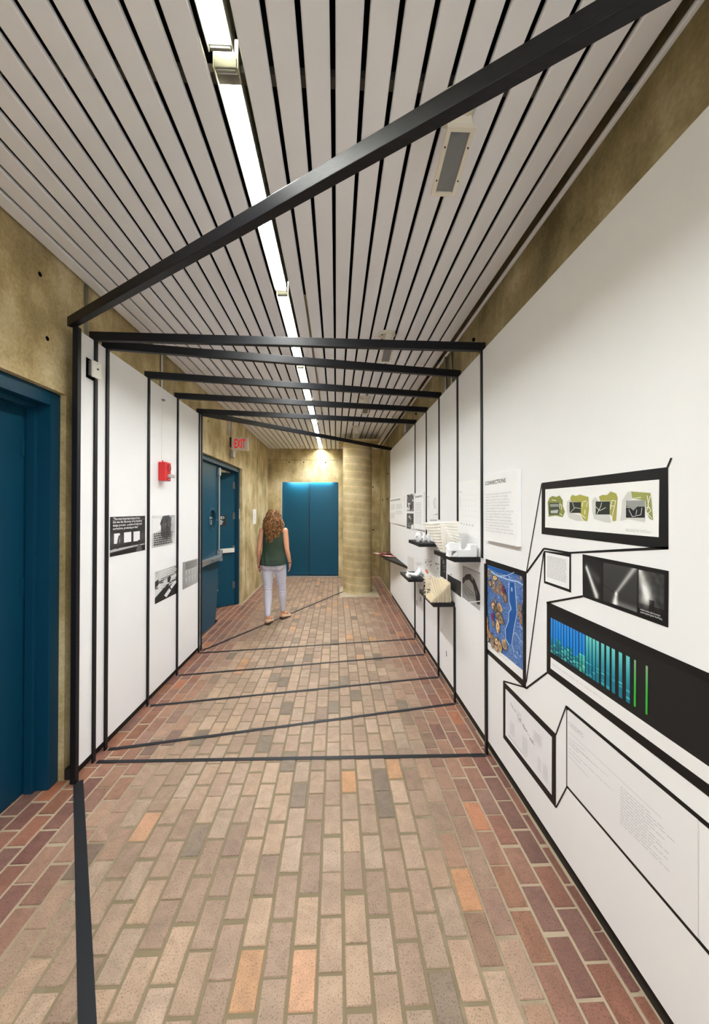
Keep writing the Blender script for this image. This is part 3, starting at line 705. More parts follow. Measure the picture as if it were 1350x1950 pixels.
for lines in ([[(1.7892,1.7562),(1.7918,1.732),(1.7867,1.7318),(1.784,1.7559)]], [[(1.7736,1.744),(1.7771,1.7249),(1.772,1.7246),(1.7686,1.7437)]], [[(1.7896,1.7474),(1.7716,1.7452),(1.7706,1.7482),(1.7886,1.7503)]], [[(1.7912,1.7067),(1.7683,1.695),(1.765,1.6972),(1.7877,1.7089)]], [[(1.8536,1.7706),(1.8187,1.7673),(1.8181,1.7704),(1.8528,1.7737)]],
    [[(1.6187,1.7578),(1.6222,1.7381),(1.618,1.7378),(1.6145,1.7574)]], [[(1.6129,1.7584),(1.5882,1.7601),(1.5887,1.7627),(1.6134,1.7611)]], [[(1.5853,1.7573),(1.5933,1.7359),(1.5893,1.7353),(1.5813,1.7567)]], [[(1.6021,1.725),(1.6056,1.7054),(1.6014,1.7052),(1.598,1.7247)]], [[(1.639,1.7059),(1.5983,1.6869),(1.5956,1.6893),(1.6362,1.7083)]], [[(1.7053,1.7103),(1.6683,1.7331),(1.6704,1.7345),(1.7075,1.7116)],[(1.6696,1.7329),(1.6308,1.7283),(1.6302,1.7301),(1.669,1.7347)]], [[(1.6889,1.7565),(1.678,1.7336),(1.6751,1.7341),(1.6859,1.7569)]],
    [[(1.4422,1.7623),(1.4507,1.7251),(1.4471,1.7247),(1.4386,1.7618)]], [[(1.4208,1.76),(1.44,1.7018),(1.4364,1.7013),(1.4173,1.7593)]], [[(1.4508,1.7395),(1.4249,1.7354),(1.4242,1.7377),(1.4501,1.7419)]], [[(1.4418,1.7598),(1.4204,1.7569),(1.4198,1.7593),(1.4412,1.7622)]], [[(1.5339,1.7367),(1.5099,1.7201),(1.5079,1.7215),(1.5319,1.738)],[(1.5083,1.72),(1.4734,1.7321),(1.4745,1.7338),(1.5095,1.7217)]], [[(1.5258,1.7058),(1.5016,1.7367),(1.504,1.7376),(1.5283,1.7067)],[(1.5015,1.7369),(1.4955,1.7531),(1.4982,1.7536),(1.5042,1.7374)]], [[(1.4529,1.7043),(1.4366,1.6948),(1.4345,1.6967),(1.4507,1.7062)]],
    [[(1.3367,1.7638),(1.2979,1.7663),(1.2982,1.7687),(1.337,1.7663)]], [[(1.2726,1.7735),(1.2673,1.7387),(1.2643,1.739),(1.2695,1.7737)],[(1.2672,1.7394),(1.2781,1.7186),(1.2752,1.7176),(1.2644,1.7384)],[(1.2778,1.7173),(1.2527,1.6935),(1.2504,1.6952),(1.2754,1.7189)]], [[(1.2599,1.7718),(1.2703,1.7392),(1.2673,1.7386),(1.2569,1.771)],[(1.2701,1.7382),(1.2568,1.721),(1.2542,1.7223),(1.2675,1.7396)],[(1.2565,1.7226),(1.2756,1.7086),(1.2735,1.7068),(1.2545,1.7207)]], [[(1.2787,1.7309),(1.2596,1.7309),(1.2596,1.733),(1.2787,1.7331)]], [[(1.3548,1.7246),(1.3384,1.6992),(1.3364,1.7),(1.3528,1.7254)],[(1.3372,1.6987),(1.2983,1.7066),(1.2988,1.7082),(1.3377,1.7004)],[(1.2975,1.7073),(1.2929,1.732),(1.2949,1.7322),(1.2996,1.7075)]], [[(1.3201,1.7069),(1.3153,1.7249),(1.3174,1.7252),(1.3222,1.7072)]], [[(1.3697,1.7353),(1.3494,1.7297),(1.3486,1.7313),(1.3689,1.737)]]):
    P.k += 1
    for l in lines: P.same(l, WH)
g1 = done(P, 'map_print', 'long white print of four green torn map collages in a black band', 'poster')
tb = [(1.3714,1.6654),(1.2499,1.6485)]
text_mesh('Andrew Alvarez Davila, spring 2017\ncollaged temporal maps of the development\nof Harvard Square site - 1630 to present', ink_grey, 'caption_text', wall_box('R', tb[0][0], tb[1][0], tb[1][1]-.004, tb[0][1]-.01, TOP), g1)

# small text sheet
P = Print('R'); q = ti; P.poly(q, (236, 236, 238)); dashes(P, q, .08, .90, .10, .84, 17, (176, 174, 178), 5, .42, .05)
done(P, 'text_sheet', 'small white text sheet in a black outline below the green map print')

# black triptych of light beams
tq = [(1.6217,1.5318),(1.1905,1.5282),(1.1938,1.3456),(1.6217,1.3479)]
P = Print('R'); P.poly(tq, (15, 14, 15))
def grad(P, q, nu, nv, fn):
    P.k += 1
    for i in range(nu):
        for j in range(nv):
            c = fn((i+.5)/nu, (j+.5)/nv); P.same(sub(q, rect(i/nu, j/nv, (i+1)/nu, (j+1)/nv)), c)
def beamlight(u, v, u0, v0, u1, v1, w, base, amp, wide=0):
    dx, dy = u1-u0, v1-v0; t = max(0, min(1, ((u-u0)*dx+(v-v0)*dy)/(dx*dx+dy*dy)))
    d = math.hypot(u-u0-t*dx, v-v0-t*dy); ww = w*(1+wide*t)
    return amp*math.exp(-(d/ww)**2)
a1 = [(1.6123,1.5223),(1.4993,1.518),(1.5014,1.3612),(1.6155,1.359)]
grad(P, a1, 22, 34, lambda u, v: (min(235, 26+beamlight(u, v, .16, .27, .72, .93, .055, 0, 200, .9)+beamlight(u, v, .16, .27, .8, .5, .12, 0, 38)),)*3)
a2 = [(1.4921,1.5142),(1.3184,1.5151),(1.3222,1.3607),(1.4941,1.3621)]
grad(P, a2, 44, 40, lambda u, v: (min(235, 62-16*v+beamlight(u, v, .41, .70, .94, -.02, .038, 0, 110, .6)+beamlight(u, v, .41, .74, .37, 1.0, .05, 0, 170, .6)+beamlight(u, v, .4, .95, 1, .98, .08, 0, 60)-(14 if abs(v-(.58+.36*u)) < .02 and u < .4 else 0)),)*3)
a3 = [(1.3128,1.5135),(1.2064,1.5127),(1.2088,1.3785),(1.3151,1.3774)]
grad(P, a3, 30, 40, lambda u, v: (max(20, min(235, 70-20*u+beamlight(u, v, .05, 0, .35, .62, .12, 0, 130, .6)+beamlight(u, v, .3, .75, .3, .55, .22, 0, 60)+24*noise.noise(Vector((u*6, v*6, 3)))-(70 if .42 < u < .62 and v > .75-.1*u else 0)-(30 if v > .86 else 0))),)*3)
g3 = done(P, 'photo_triptych', 'black print with three photographs of light beams at the right edge', 'poster')
tb = [(1.3071,1.3745),(1.2155,1.3744)]
text_mesh('Andrew Alvarez Davila, spring 2017\nweather interior light procession', ink_white, 'caption_text', wall_box('R', tb[0][0], tb[1][0], tb[1][1]+.005, tb[0][1]-.012, TOP), g3)

# blue contour map with brown rock collage
bq = [(2.6655,1.3349),(2.1515,1.3417),(2.1604,0.806),(2.6753,0.7946)]; wq = [(2.6753,0.7946),(2.1604,0.806),(2.159,0.7534),(2.6771,0.7436)]
def map_material():
    m, nt, b = new_mat('blue contour print'); L = nt.links.new
    g = N(nt, 'ShaderNodeNewGeometry'); mp = N(nt, 'ShaderNodeMapping'); mp.inputs['Scale'].default_value = (1, 3.2, 3.2)
    no = N(nt, 'ShaderNodeTexNoise'); no.inputs['Scale'].default_value = 2.6; no.inputs['Detail'].default_value = 2.2; no.inputs['Distortion'].default_value = .7
    L(g.outputs['Position'], mp.inputs['Vector']); L(mp.outputs[0], no.inputs['Vector'])
    mu = N(nt, 'ShaderNodeMath', operation='MULTIPLY'); mu.inputs[1].default_value = 26; L(no.outputs['Fac'], mu.inputs[0])
    fr = N(nt, 'ShaderNodeMath', operation='FRACT'); L(mu.outputs[0], fr.inputs[0])
    cr = N(nt, 'ShaderNodeValToRGB'); e = cr.color_ramp.elements
    e[0].position = 0.0; e[0].color = rgb(176, 200, 232); e[1].position = 1.0; e[1].color = rgb(30, 84, 156)
    for pp, cc_ in ((.16, rgb(140, 172, 216)), (.30, rgb(34, 90, 164)), (.92, rgb(30, 86, 160))):
        z = cr.color_ramp.elements.new(pp); z.color = cc_
    L(fr.outputs[0], cr.inputs['Fac']); L(cr.outputs[0], b.inputs['Base Color']); b.inputs['Roughness'].default_value = .5
    return m
f = on_side('R', .0016)
BM = MB(); BM.add([f(*p) for p in bq], [(0, 1, 2, 3)], rgb(30, 86, 160)); BM.add([f(*p) for p in wq], [(0, 1, 2, 3)], rgb(238, 238, 238)); BM.m[-1] = 1
bm_o = BM.build('map_poster', [map_material(), printed]); tag(bm_o, 'blue contour map poster with brown rock cut-outs in a black band', 'poster')
P = Print('R', .0022); P.k = 0
P.poly([(2.3239,1.2804),(2.25,1.2851),(2.2426,1.2172),(2.2313,1.1601),(2.2239,1.1116),(2.257,1.0283),(2.2828,0.9643),(2.2934,0.909),(2.3334,0.8926),(2.3788,0.9182),(2.3761,0.9776),(2.3343,1.0433),(2.3318,1.0919),(2.3,1.1193),(2.328,1.1599),(2.3308,1.2168)], (20,86,160))
P.poly([(2.6627,1.3326),(2.1515,1.3408),(2.1543,1.3301),(2.2496,1.3361),(2.3756,1.3147),(2.5038,1.3083),(2.66,1.321)], (22,90,166))
for l in ([[(2.6663,1.3031),(2.5349,1.2842),(2.5227,1.293),(2.654,1.3115)],[(2.5326,1.2841),(2.3572,1.2851),(2.3506,1.2936),(2.525,1.2932)],[(2.3558,1.2851),(2.2123,1.2981),(2.2092,1.3053),(2.352,1.2935)],[(2.2148,1.2982),(2.1581,1.2914),(2.1512,1.2977),(2.2068,1.3053)]], [[(2.3282,1.2797),(2.3351,1.2159),(2.3265,1.2176),(2.3196,1.2811)],[(2.3351,1.2158),(2.3324,1.1588),(2.3237,1.161),(2.3265,1.2178)],[(2.3322,1.1584),(2.302,1.1183),(2.2939,1.1214),(2.3239,1.1614)],[(2.3015,1.12),(2.3355,1.0872),(2.3282,1.087),(2.2944,1.1197)],[(2.3361,1.086),(2.3409,1.0318),(2.3322,1.0342),(2.3275,1.0882)],[(2.3405,1.0326),(2.3847,0.9708),(2.3764,0.9719),(2.3325,1.0335)],[(2.3851,0.9699),(2.3833,0.9117),(2.3743,0.9148),(2.3761,0.9728)],[(2.3828,0.911),(2.3372,0.8879),(2.3296,0.8924),(2.3748,0.9155)]], [[(2.254,1.2888),(2.2446,1.2167),(2.2366,1.2187),(2.2459,1.2906)],[(2.2446,1.2166),(2.2278,1.115),(2.2199,1.1174),(2.2366,1.2187)],[(2.2277,1.1155),(2.2661,1.0166),(2.2581,1.0184),(2.22,1.1168)],[(2.2661,1.0165),(2.2976,0.9078),(2.2893,0.9101),(2.2581,1.0185)],[(2.2975,0.907),(2.2672,0.8664),(2.2594,0.8703),(2.2894,0.9109)]], [[(2.5036,1.2802),(2.3533,1.3114),(2.3541,1.3158),(2.5045,1.2849)],[(2.3516,1.3118),(2.2576,1.3467),(2.2614,1.3501),(2.3558,1.3153)]], [[(2.2802,0.9641),(2.2448,0.9941),(2.2499,0.9946),(2.2854,0.9645)],[(2.2501,0.9926),(2.1617,0.9586),(2.1566,0.9621),(2.2445,0.9961)]]):
    P.k += 1
    for s_ in l: P.same(s_, (176,200,230))
P.poly([(2.3011,1.2468),(2.2907,1.256),(2.2805,1.2487),(2.2786,1.2327),(2.2909,1.2253),(2.3012,1.2326)], (150,176,214))
P.build('map_lines', bm_o)
P = Print('R', .0030); r5 = random.Random(5)
def rock(cx, cy, rx, ry, col):
    pts = [(cx+rx*math.cos(t*.7854)*r5.uniform(.75, 1.15), cy+ry*math.sin(t*.7854)*r5.uniform(.75, 1.15)) for t in range(8)]
    return pts
ROCKS = [(2.633,1.2763),(2.6133,1.2152),(2.5352,1.2667),(2.5546,1.2107),(2.4865,1.1936),(2.4563,1.2353),(2.4217,1.1873),(2.379,1.1673),(2.5621,1.0725),(2.5058,1.0557),(2.4633,1.0871),(2.4817,1.0264),(2.4463,1.0111),(2.5567,0.9532),(2.4883,0.9582),(2.5239,1.1131),(2.6363,0.8593),(2.6571,0.8199),(2.5703,0.849),(2.5075,0.8495),(2.5771,0.8098),(2.4535,0.8379),(2.3847,0.8722),(2.6629,0.9489),(2.6565,0.8963),(2.176,1.1604),(2.1856,1.1219),(2.1672,1.1002),(2.1635,1.3307),(2.5078,0.8083)]
SIZ = [(a*1.22, b*1.15) for a, b in [(26,60),(30,50),(32,45),(24,80),(22,55),(30,55),(28,50),(25,65),(30,60),(36,60),(30,60),(42,70),(34,60),(18,55),(24,80),(12,40),(26,60),(20,50),(30,55),(24,60),(26,45),(24,65),(28,65),(14,60),(14,70),(20,50),(18,55),(14,60),(14,30),(30,40)]]
TON = [(96,80,66),(120,98,76),(110,94,80),(188,126,78),(150,124,90),(196,158,104),(134,110,88),(112,90,76)]
ky = abs(([(2.4456,1.1017),(2.4444,1.102)])[0][0]-([(2.4456,1.1017),(2.4444,1.102)])[1][0]); kz = abs(([(2.4456,1.1017),(2.4456,1.1012)])[0][1]-([(2.4456,1.1017),(2.4456,1.1012)])[1][1])
for (yy, zz), (sx, sy) in zip(ROCKS, SIZ):
    for k, sc in ((0, 1.0), (1, .62), (2, .3)):
        c = TON[r5.randrange(len(TON))]
        if k == 1: c = tuple(min(255, v+46) for v in c)
        pts = [(max(min(yy+sx*sc*ky*math.cos(t*.6283)*r5.uniform(.7, 1.15), bq[0][0]-.002), bq[1][0]+.002), zz+sy*sc*kz*math.sin(t*.6283)*r5.uniform(.7, 1.15)) for t in range(10)]
        P.poly(pts, c)
for c_ in ([(2.3987,1.217),(2.3987,1.217)], [(2.5691,0.9995),(2.5691,0.9995)]):
    yy, zz = c_[0]; P.poly([(yy+20*ky*math.cos(t*.7854), zz+55*kz*math.sin(t*.7854)) for t in range(8)], (120, 36, 88))
P.build('rock_collage', bm_o, photo_print)
P = Print('R', .0022); dashes(P, wq, .05, .62, .28, .42, 1, (190, 190, 196), 8, .5, 0); P.build('caption_text', bm_o)

# blue and teal vertical stripe print
sq = [(1.8706,1.216),(0.9888,1.231),(0.9908,0.9893),(1.8729,0.9909)]; sw = [(1.8729,0.9909),(0.9908,0.9893),(0.9913,0.9387),(1.8752,0.9345)]
P = Print('R'); P.poly(sq, (26, 25, 26)); P.same(sw, (236, 235, 237))
STRIPES = [
    (0, [(1.8705,1.1881),(1.8533,1.1881),(1.8547,1.0179),(1.8719,1.0178)]),
    (0, [(1.8474,1.1881),(1.8299,1.1881),(1.8313,1.018),(1.8488,1.0179)]),
    (0, [(1.8258,1.1881),(1.8078,1.1882),(1.8092,1.0181),(1.8271,1.018)]),
    (0, [(1.8038,1.1882),(1.7854,1.1883),(1.7868,1.0182),(1.8051,1.0181)]),
    (0, [(1.7807,1.1883),(1.7628,1.1883),(1.7642,1.0183),(1.7821,1.0182)]),
    (0, [(1.7575,1.1883),(1.7408,1.1883),(1.7422,1.0184),(1.7589,1.0183)]),
    (0, [(1.7363,1.1884),(1.7186,1.1884),(1.72,1.0185),(1.7377,1.0184)]),
    (0, [(1.7127,1.1884),(1.6955,1.1884),(1.6968,1.0186),(1.7141,1.0185)]),
    (0, [(1.6905,1.1884),(1.6736,1.1885),(1.675,1.0187),(1.6919,1.0186)]),
    (0, [(1.6688,1.1885),(1.6517,1.1886),(1.6531,1.0188),(1.6702,1.0187)]),
    (0, [(1.6456,1.1886),(1.629,1.1886),(1.6304,1.0189),(1.647,1.0188)]),
    (0, [(1.6244,1.1886),(1.6075,1.1886),(1.6089,1.019),(1.6257,1.0189)]),
    (1, [(1.6017,1.1887),(1.5841,1.1887),(1.5854,1.0191),(1.6031,1.019)]),
    (1, [(1.5803,1.1887),(1.5631,1.1888),(1.5645,1.0192),(1.5817,1.0191)]),
    (1, [(1.5577,1.1888),(1.5409,1.1888),(1.5423,1.0193),(1.559,1.0192)]),
    (1, [(1.5362,1.1888),(1.5188,1.1888),(1.5202,1.0194),(1.5376,1.0193)]),
    (1, [(1.5062,1.1889),(1.4878,1.1889),(1.4892,1.0195),(1.5076,1.0195)]),
    (1, [(1.4763,1.189),(1.458,1.189),(1.4594,1.0197),(1.4777,1.0196)]),
    (1, [(1.4464,1.189),(1.4288,1.189),(1.4302,1.0198),(1.4478,1.0197)]),
    (1, [(1.4097,1.1891),(1.392,1.1891),(1.3934,1.02),(1.4111,1.0199)]),
    (1, [(1.3729,1.1892),(1.3551,1.1892),(1.3565,1.0201),(1.3743,1.0201)]),
    (2, [(1.3347,1.1887),(1.3258,1.1887),(1.3281,1.0224),(1.3375,1.021)]),
    (2, [(1.2831,1.1888),(1.274,1.1892),(1.2771,1.0221),(1.2853,1.021)]),
]
def mixc(a, b, t): return tuple(x+(y-x)*t for x, y in zip(a, b))
r6 = random.Random(11)
for n, (k, q) in enumerate(STRIPES):
    rows = 26; P.k += 1
    for j in range(rows):
        v = (j+.5)/rows
        if k == 0:
            edge = .58+.10*math.sin(n*1.7)+.02*(n > 5)
            c = mixc((44, 140, 226), (8, 128, 222), v/edge) if v < edge else mixc((20, 132, 160), (14, 84, 106), (v-edge)/(1-edge))
            if v > edge and r6.random() < .35: c = mixc(c, (96, 214, 190), r6.uniform(.3, .8))
            if n in (10, 11) and v > .55: c = mixc(c, (110, 230, 190), .55*r6.random()+.15)
        elif k == 1:
            c = mixc((104, 204, 208), (14, 120, 146), min(1, v*1.35))
            if v > .62 and r6.random() < .22: c = mixc(c, (110, 220, 220), r6.uniform(.2, .7))
        else: c = mixc((140, 172, 140), (50, 168, 62), min(1, v*1.7))
        P.same(sub(q, rect(0, j/rows, 1, (j+1)/rows)), c)
dashes(P, [(1.8594,0.9673),(1.499,0.9703),(1.4991,0.9656),(1.8594,0.9616)], 0, 1, .2, .8, 1, (196, 196, 202), 3, .7, 0)
done(P, 'stripe_print', 'black print of blue, teal and green vertical stripes at the right edge')

# faint line drawing in the low box
P = Print('R'); q = li; P.poly(q, (234, 233, 237)); r7 = random.Random(21)
dashes(P, q, .08, .5, .90, .93, 1, (206, 205, 210), 2, .8, 0)
for cx_, cy_, w_, h_ in ((.30, .18, .10, .22), (.66, .20, .16, .2), (.12, .55, .12, .28), (.42, .55, .12, .34), (.74, .62, .07, .25), (.84, .62, .10, .28)):
    P.poly(sub(q, rect(cx_, cy_, cx_+w_, cy_+h_)), (228, 228, 231))
    for s_ in range(6):
        v = cy_+h_*(s_+.5)/6; P.same(sub(q, rect(cx_+.01, v, cx_+w_-.01, v+.006)), (214, 213, 218))
for k_ in range(26):
    t = k_/26; P.k += 1
    P.same(sub(q, rect(.14+.55*t, .16+.28*t+.05*r7.random(), .16+.55*t, .19+.30*t+.05*r7.random())), (196, 194, 200))
done(P, 'line_drawing_print', 'pale print of faint small line drawings in the lowest black outlined box')

# credits sheet
P = Print('R'); q = [(1.7375,0.7994),(1.0965,0.8108),(1.0995,0.461),(1.7403,0.4503)]; P.poly(q, (234, 234, 237))
for s_ in [[(1.729,0.7053),(1.2235,0.7116),(1.2221,0.714),(1.7271,0.7077)]]: P.k += 1; P.same(s_, (204, 204, 208))
CL = ([[(1.7274,0.6776),(1.6061,0.6904),(1.6042,0.6932),(1.7251,0.6806)]], [[(1.7276,0.6685),(1.5519,0.6702),(1.5498,0.6729),(1.7251,0.6716)]], [[(1.7276,0.6576),(1.4724,0.6773),(1.4707,0.6799),(1.7252,0.6607)]], [[(1.7277,0.6491),(1.651,0.6553),(1.6489,0.6582),(1.7253,0.6522)]], [[(1.7279,0.6291),(1.4462,0.6397),(1.4444,0.6423),(1.7254,0.6322)]], [[(1.728,0.6139),(1.6423,0.616),(1.64,0.619),(1.7255,0.617)]], [[(1.7283,0.5945),(1.5857,0.5923),(1.5835,0.5952),(1.7256,0.5976)]])
for l in CL:
    qq = l[0]; dashes(P, [qq[3], qq[2], qq[1], qq[0]], 0, 1, .1, .9, 1, (186, 186, 190), 4, .9, 0)
R8 = [(860,780,1142,1062),(860,800,1142,1076),(860,826,1142,1108),(860,842,1142,1124),(860,858,1142,1146),(860,884,1142,1172),(860,900,1142,1190),(860,918,1142,1208),(860,940,1142,1232),(860,966,1142,1258),(860,985,1142,1284)]
CR2 = [(1.4058,0.6896),(1.1365,0.7046),(1.1377,0.5653),(1.407,0.5441)]
for k_ in range(13):
    dashes(P, CR2, 0, .55+.4*((k_*7) % 5)/5, k_/13, (k_+1)/13, 1, (200, 200, 203), 30+k_, .28, .15)
cs = done(P, 'credits_sheet', 'credits text sheet low on the right wall near the viewer')
tb = [(1.7256,0.758),(1.6222,0.7492),(1.7258,0.738)]
text_mesh('CREDITS', ink_light, 'heading_text', wall_box('R', tb[0][0], tb[1][0], tb[2][1], tb[0][1], TOP), cs)

# ------------------------------------------------------------------ proud text boards on the right
def proud(name, label, y0, y1, z0, z1, thick):
    o = MB().box((XR-thick, y1, z0), (XR-.0005, y0, z1)).build(name, board_edge, bevel=.0012)
    return tag(o, label, 'text board', 'raised white text boards')
def fit_para(o_parent, text, width_chars, mat, y0, y1, z0, z1, x, nlines):
    words = text.split(); lines = ['']
    for w in words:
        if len(lines[-1])+len(w)+1 > width_chars: lines.append(w)
        else: lines[-1] = (lines[-1]+' '+w).strip()
    text_mesh('\n'.join(lines), mat, 'body_text', lambda u, v: Vector((x, y0+(y1-y0)*u, z0+(z1-z0)*v)), o_parent)
XB = 1.045
bq_ = [(2.6629,1.9594),(2.171,1.9594),(2.1746,1.5108),(2.6665,1.5074)]
zt, zb_ = bq_[1][1], bq_[2][1]
cb = proud('text_board', 'raised white text board headed CONNECTIONS beside the green map print', bq_[0][0], bq_[1][0], zb_, zt, XR-XB)
h_ = [(2.6454,1.9196),(2.3224,1.9188),(2.6456,1.8934),(2.3226,1.8943)]
text_mesh('CONNECTIONS', ink, 'heading_text', lambda u, v: Vector((XB-.0008, h_[0][0]+(h_[1][0]-h_[0][0])*u, h_[2][1]+(h_[0][1]-h_[2][1])*v)), cb, bold=.012)
b_ = [(2.6461,1.8363),(2.2133,1.8351),(2.6482,1.5713),(2.2154,1.5762)]
fit_para(cb, 'Connections studio begins at the scale of the urban site - starting with a set of design research assignments that ask students to imagine the city from the perspectives of a series of non-human agents. Extrapolating abstract principles from these agents, architectural designs are explored in connection with a program designed for a specific site in Harvard Square. The practice of architecture fundamentally asks us to continuously engage with, and re-conceptualize, the world for which we are designing; the studio addresses this through an array of design exercises focused on understanding and remaking the urban condition.',
    48, ink_light, b_[0][0], b_[1][0], b_[2][1], b_[0][1], XB-.0008, 15)
tq_ = [(5.0765,1.9373),(4.5737,1.9399),(4.577,1.4756),(5.0797,1.4753)]
tb_ = proud('text_board', 'raised white text board headed TRANSFORMATIONS above the small far shelf', tq_[0][0], tq_[1][0], tq_[2][1], tq_[1][1], .02)
h2 = [(5.0618,1.9004),(4.6322,1.8981),(5.0619,1.8761)]
text_mesh('TRANSFORMATIONS', ink, 'heading_text', lambda u, v: Vector((1.0472, h2[0][0]+(h2[1][0]-h2[0][0])*u, h2[2][1]+(h2[0][1]-h2[2][1])*v)), tb_, bold=.012)
PB = Print('R', XR-1.0476); q = [(5.0623,1.8166),(4.6392,1.8138),(4.6411,1.5362),(5.0643,1.5397)]; dashes(PB, q, 0, 1, 0, 1, 14, (196, 196, 200), 9, .4, .12); PB.build('body_text', tb_)
iq = [(7.4502,1.9441),(5.9002,1.9387),(5.9033,1.4747),(7.4531,1.4806)]
ib = proud('text_board', 'raised white introduction text board at the far end of the right board', min(iq[0][0], 7.54), iq[1][0], iq[2][1], iq[1][1], .02)
h3 = [(7.3895,1.9061),(6.2491,1.9027),(7.3897,1.879)]
text_mesh('UNDERGRADUATE ARCHITECTURE STUDIES', ink, 'heading_text', lambda u, v: Vector((1.0472, h3[0][0]+(h3[1][0]-h3[0][0])*u, h3[2][1]+(h3[0][1]-h3[2][1])*v)), ib, bold=.01)
PB = Print('R', XR-1.0476); q = [(7.3687,1.8184),(6.7456,1.8189),(6.7472,1.578),(7.3704,1.5457)]; dashes(PB, q, 0, 1, 0, .4, 6, (200, 200, 204), 3, .4, .1); dashes(PB, q, 0, 1, .6, 1, 6, (200, 200, 204), 4, .4, .2)
q = [(6.6576,1.8204),(5.9995,1.8179),(6.0006,1.6494),(6.6588,1.6309)]; dashes(PB, q, 0, 1, 0, .5, 5, (200, 200, 204), 5, .4, .1); dashes(PB, q, 0, 1, .62, 1, 4, (200, 200, 204), 6, .4, .2); PB.build('body_text', ib)

# ------------------------------------------------------------------ flat prints on the far half of the right board
def busy(P, q, seed, n, tones):
    r = random.Random(seed)
    for i in range(n):
        u, v = r.random(), r.random(); w, h = r.uniform(.05, .3), r.uniform(.03, .22)
        P.poly(sub(q, [(max(0, u-w/2), max(0, v-h/2)), (min(1, u+w/2), max(0, v-h*.2)), (min(1, u+w*.35), min(1, v+h/2)), (max(0, u-w*.4), min(1, v+h*.4))]), (tones[r.randrange(len(tones))],)*3)
q = [(5.7402,1.943),(5.236,1.9428),(5.2377,1.7008),(5.7419,1.6996)]; P = Print('R'); P.poly(q, (90, 90, 94)); busy(P, q, 3, 22, (28, 40, 60, 150, 220, 235, 40)); P.poly(sub(q, [(.2, .5), (.55, .55), (.6, .95), (.35, .95)]), (230, 230, 232)); P.poly(sub(q, [(.35, .6), (.72, .58), (.85, .85), (.5, .97)]), (60, 60, 64))
done(P, 'photo_print', 'upper black and white studio photo beside the TRANSFORMATIONS board')
q = [(5.7421,1.6668),(5.2433,1.6687),(5.2448,1.449),(5.7564,1.438)]; P = Print('R'); P.poly(q, (70, 70, 74)); busy(P, q, 6, 26, (28, 40, 60, 120, 170, 220, 50)); P.poly(sub(q, [(.7, .72), (1, .68), (1, 1), (.62, 1)]), (236, 236, 238))
done(P, 'photo_print', 'lower black and white studio photo beside the TRANSFORMATIONS board')
q = [(5.7758,1.4135),(5.2397,1.4262),(5.2402,1.3513),(5.7762,1.3428)]; P = Print('R'); P.poly(q, (240, 240, 241)); dashes(P, q, .1, .6, .3, .5, 2, (208, 208, 210), 2); done(P, 'caption_sheet', 'small white caption sheet under the two studio photos')
q = [(4.487,1.9373),(3.9786,1.932),(3.9811,1.6036),(4.4896,1.5882)]; P = Print('R'); P.poly(q, (240, 240, 241))
P.poly(sub(q, [(.78+.14*math.cos(t*.314), .42+.19*math.sin(t*.314)) for t in range(20)]), (206, 206, 210)); P.poly(sub(q, [(.84+.10*math.cos(t*.314), .41+.17*math.sin(t*.314)) for t in range(20)]), (228, 228, 230))
for t in range(5): P.poly(sub(q, [(.6+.08*t, .80), (.64+.08*t, .80-.012*(t+1)), (.67+.08*t, .80)]), (120, 120, 126))
for t in (.38, .56, .76): P.poly(sub(q, rect(t, .955, t+.12, .99)), (130, 130, 134))
dashes(P, q, .03, .28, .18, .20, 1, (150, 150, 154), 2, .8, 0); dashes(P, q, .03, .3, .28, .6, 12, (224, 224, 226), 3)
done(P, 'drawing_sheet', 'white drawing sheet with a grey crescent beside the pleated paper model')
q = [(3.316,1.9645),(2.8334,1.9527),(2.8369,1.5057),(3.3194,1.5165)]; P = Print('R'); P.poly(q, (243, 243, 243)); r9 = random.Random(4)
for a in range(5):
    for b in range(6):
        u, v = .30+.14*a, .26+.095*b; P.poly(sub(q, [(u+.02*math.cos(t*.7854)*r9.uniform(.5, 1.2), v+.011*math.sin(t*.7854)*r9.uniform(.5, 1.3)) for t in range(8)]), (218, 218, 226))
dashes(P, q, .03, .21, .30, .50, 14, (226, 226, 229), 6, .4)
for t in range(5): P.poly(sub(q, [(.15+.14*t, .80), (.20+.14*t, .77+.01*(t % 2)), (.25+.14*t, .81)]), (196, 198, 196))
vs_ = done(P, 'drawing_sheet', 'white drawing sheet headed VOLUME behind the pleated paper model')
h4 = [(3.3027,1.8797),(3.2048,1.8805),(3.3028,1.8702)]
text_mesh('VOLUME', ink_grey, 'heading_text', wall_box('R', h4[0][0], h4[1][0], h4[2][1], h4[0][1], TOP), vs_)
# below the upper shelves
q = [(5.1371,1.0802),(3.8979,1.1839),(3.8991,1.0299),(5.1385,0.8841)]; P = Print('R'); P.poly(q, (236, 236, 237)); r9 = random.Random(8)
for k_ in range(40):
    u, v = r9.uniform(.42, .95), r9.uniform(.0, .8); s_ = r9.uniform(.008, .03)
    if (u < .7 and v < .45) or u > .78: P.poly(sub(q, [(u-s_, v), (u, v-s_*1.6), (u+s_*1.2, v+s_), (u-s_*.3, v+s_*1.8)]), ((120,)*3, (70,)*3, (170,)*3)[k_ % 3])
dashes(P, q, .02, .38, .30, .52, 3, (200, 190, 190), 3, .35, .3)
P.poly(sub(q, [(.46, .70), (.54, .66), (.60, .86), (.56, .98), (.49, .84)]), (226, 110, 84)); P.poly(sub(q, [(.10, .46), (.14, .45), (.16, .50), (.11, .51)]), (226, 120, 96))
done(P, 'diagram_sheet', 'white diagram sheet with a small orange mark between the upper and lower shelves')
q = [(3.8846,1.2856),(3.6738,1.289),(3.6845,1.0435),(3.8943,1.0427)]; P = Print('R'); P.poly(q, (34, 33, 35)); r9 = random.Random(2)
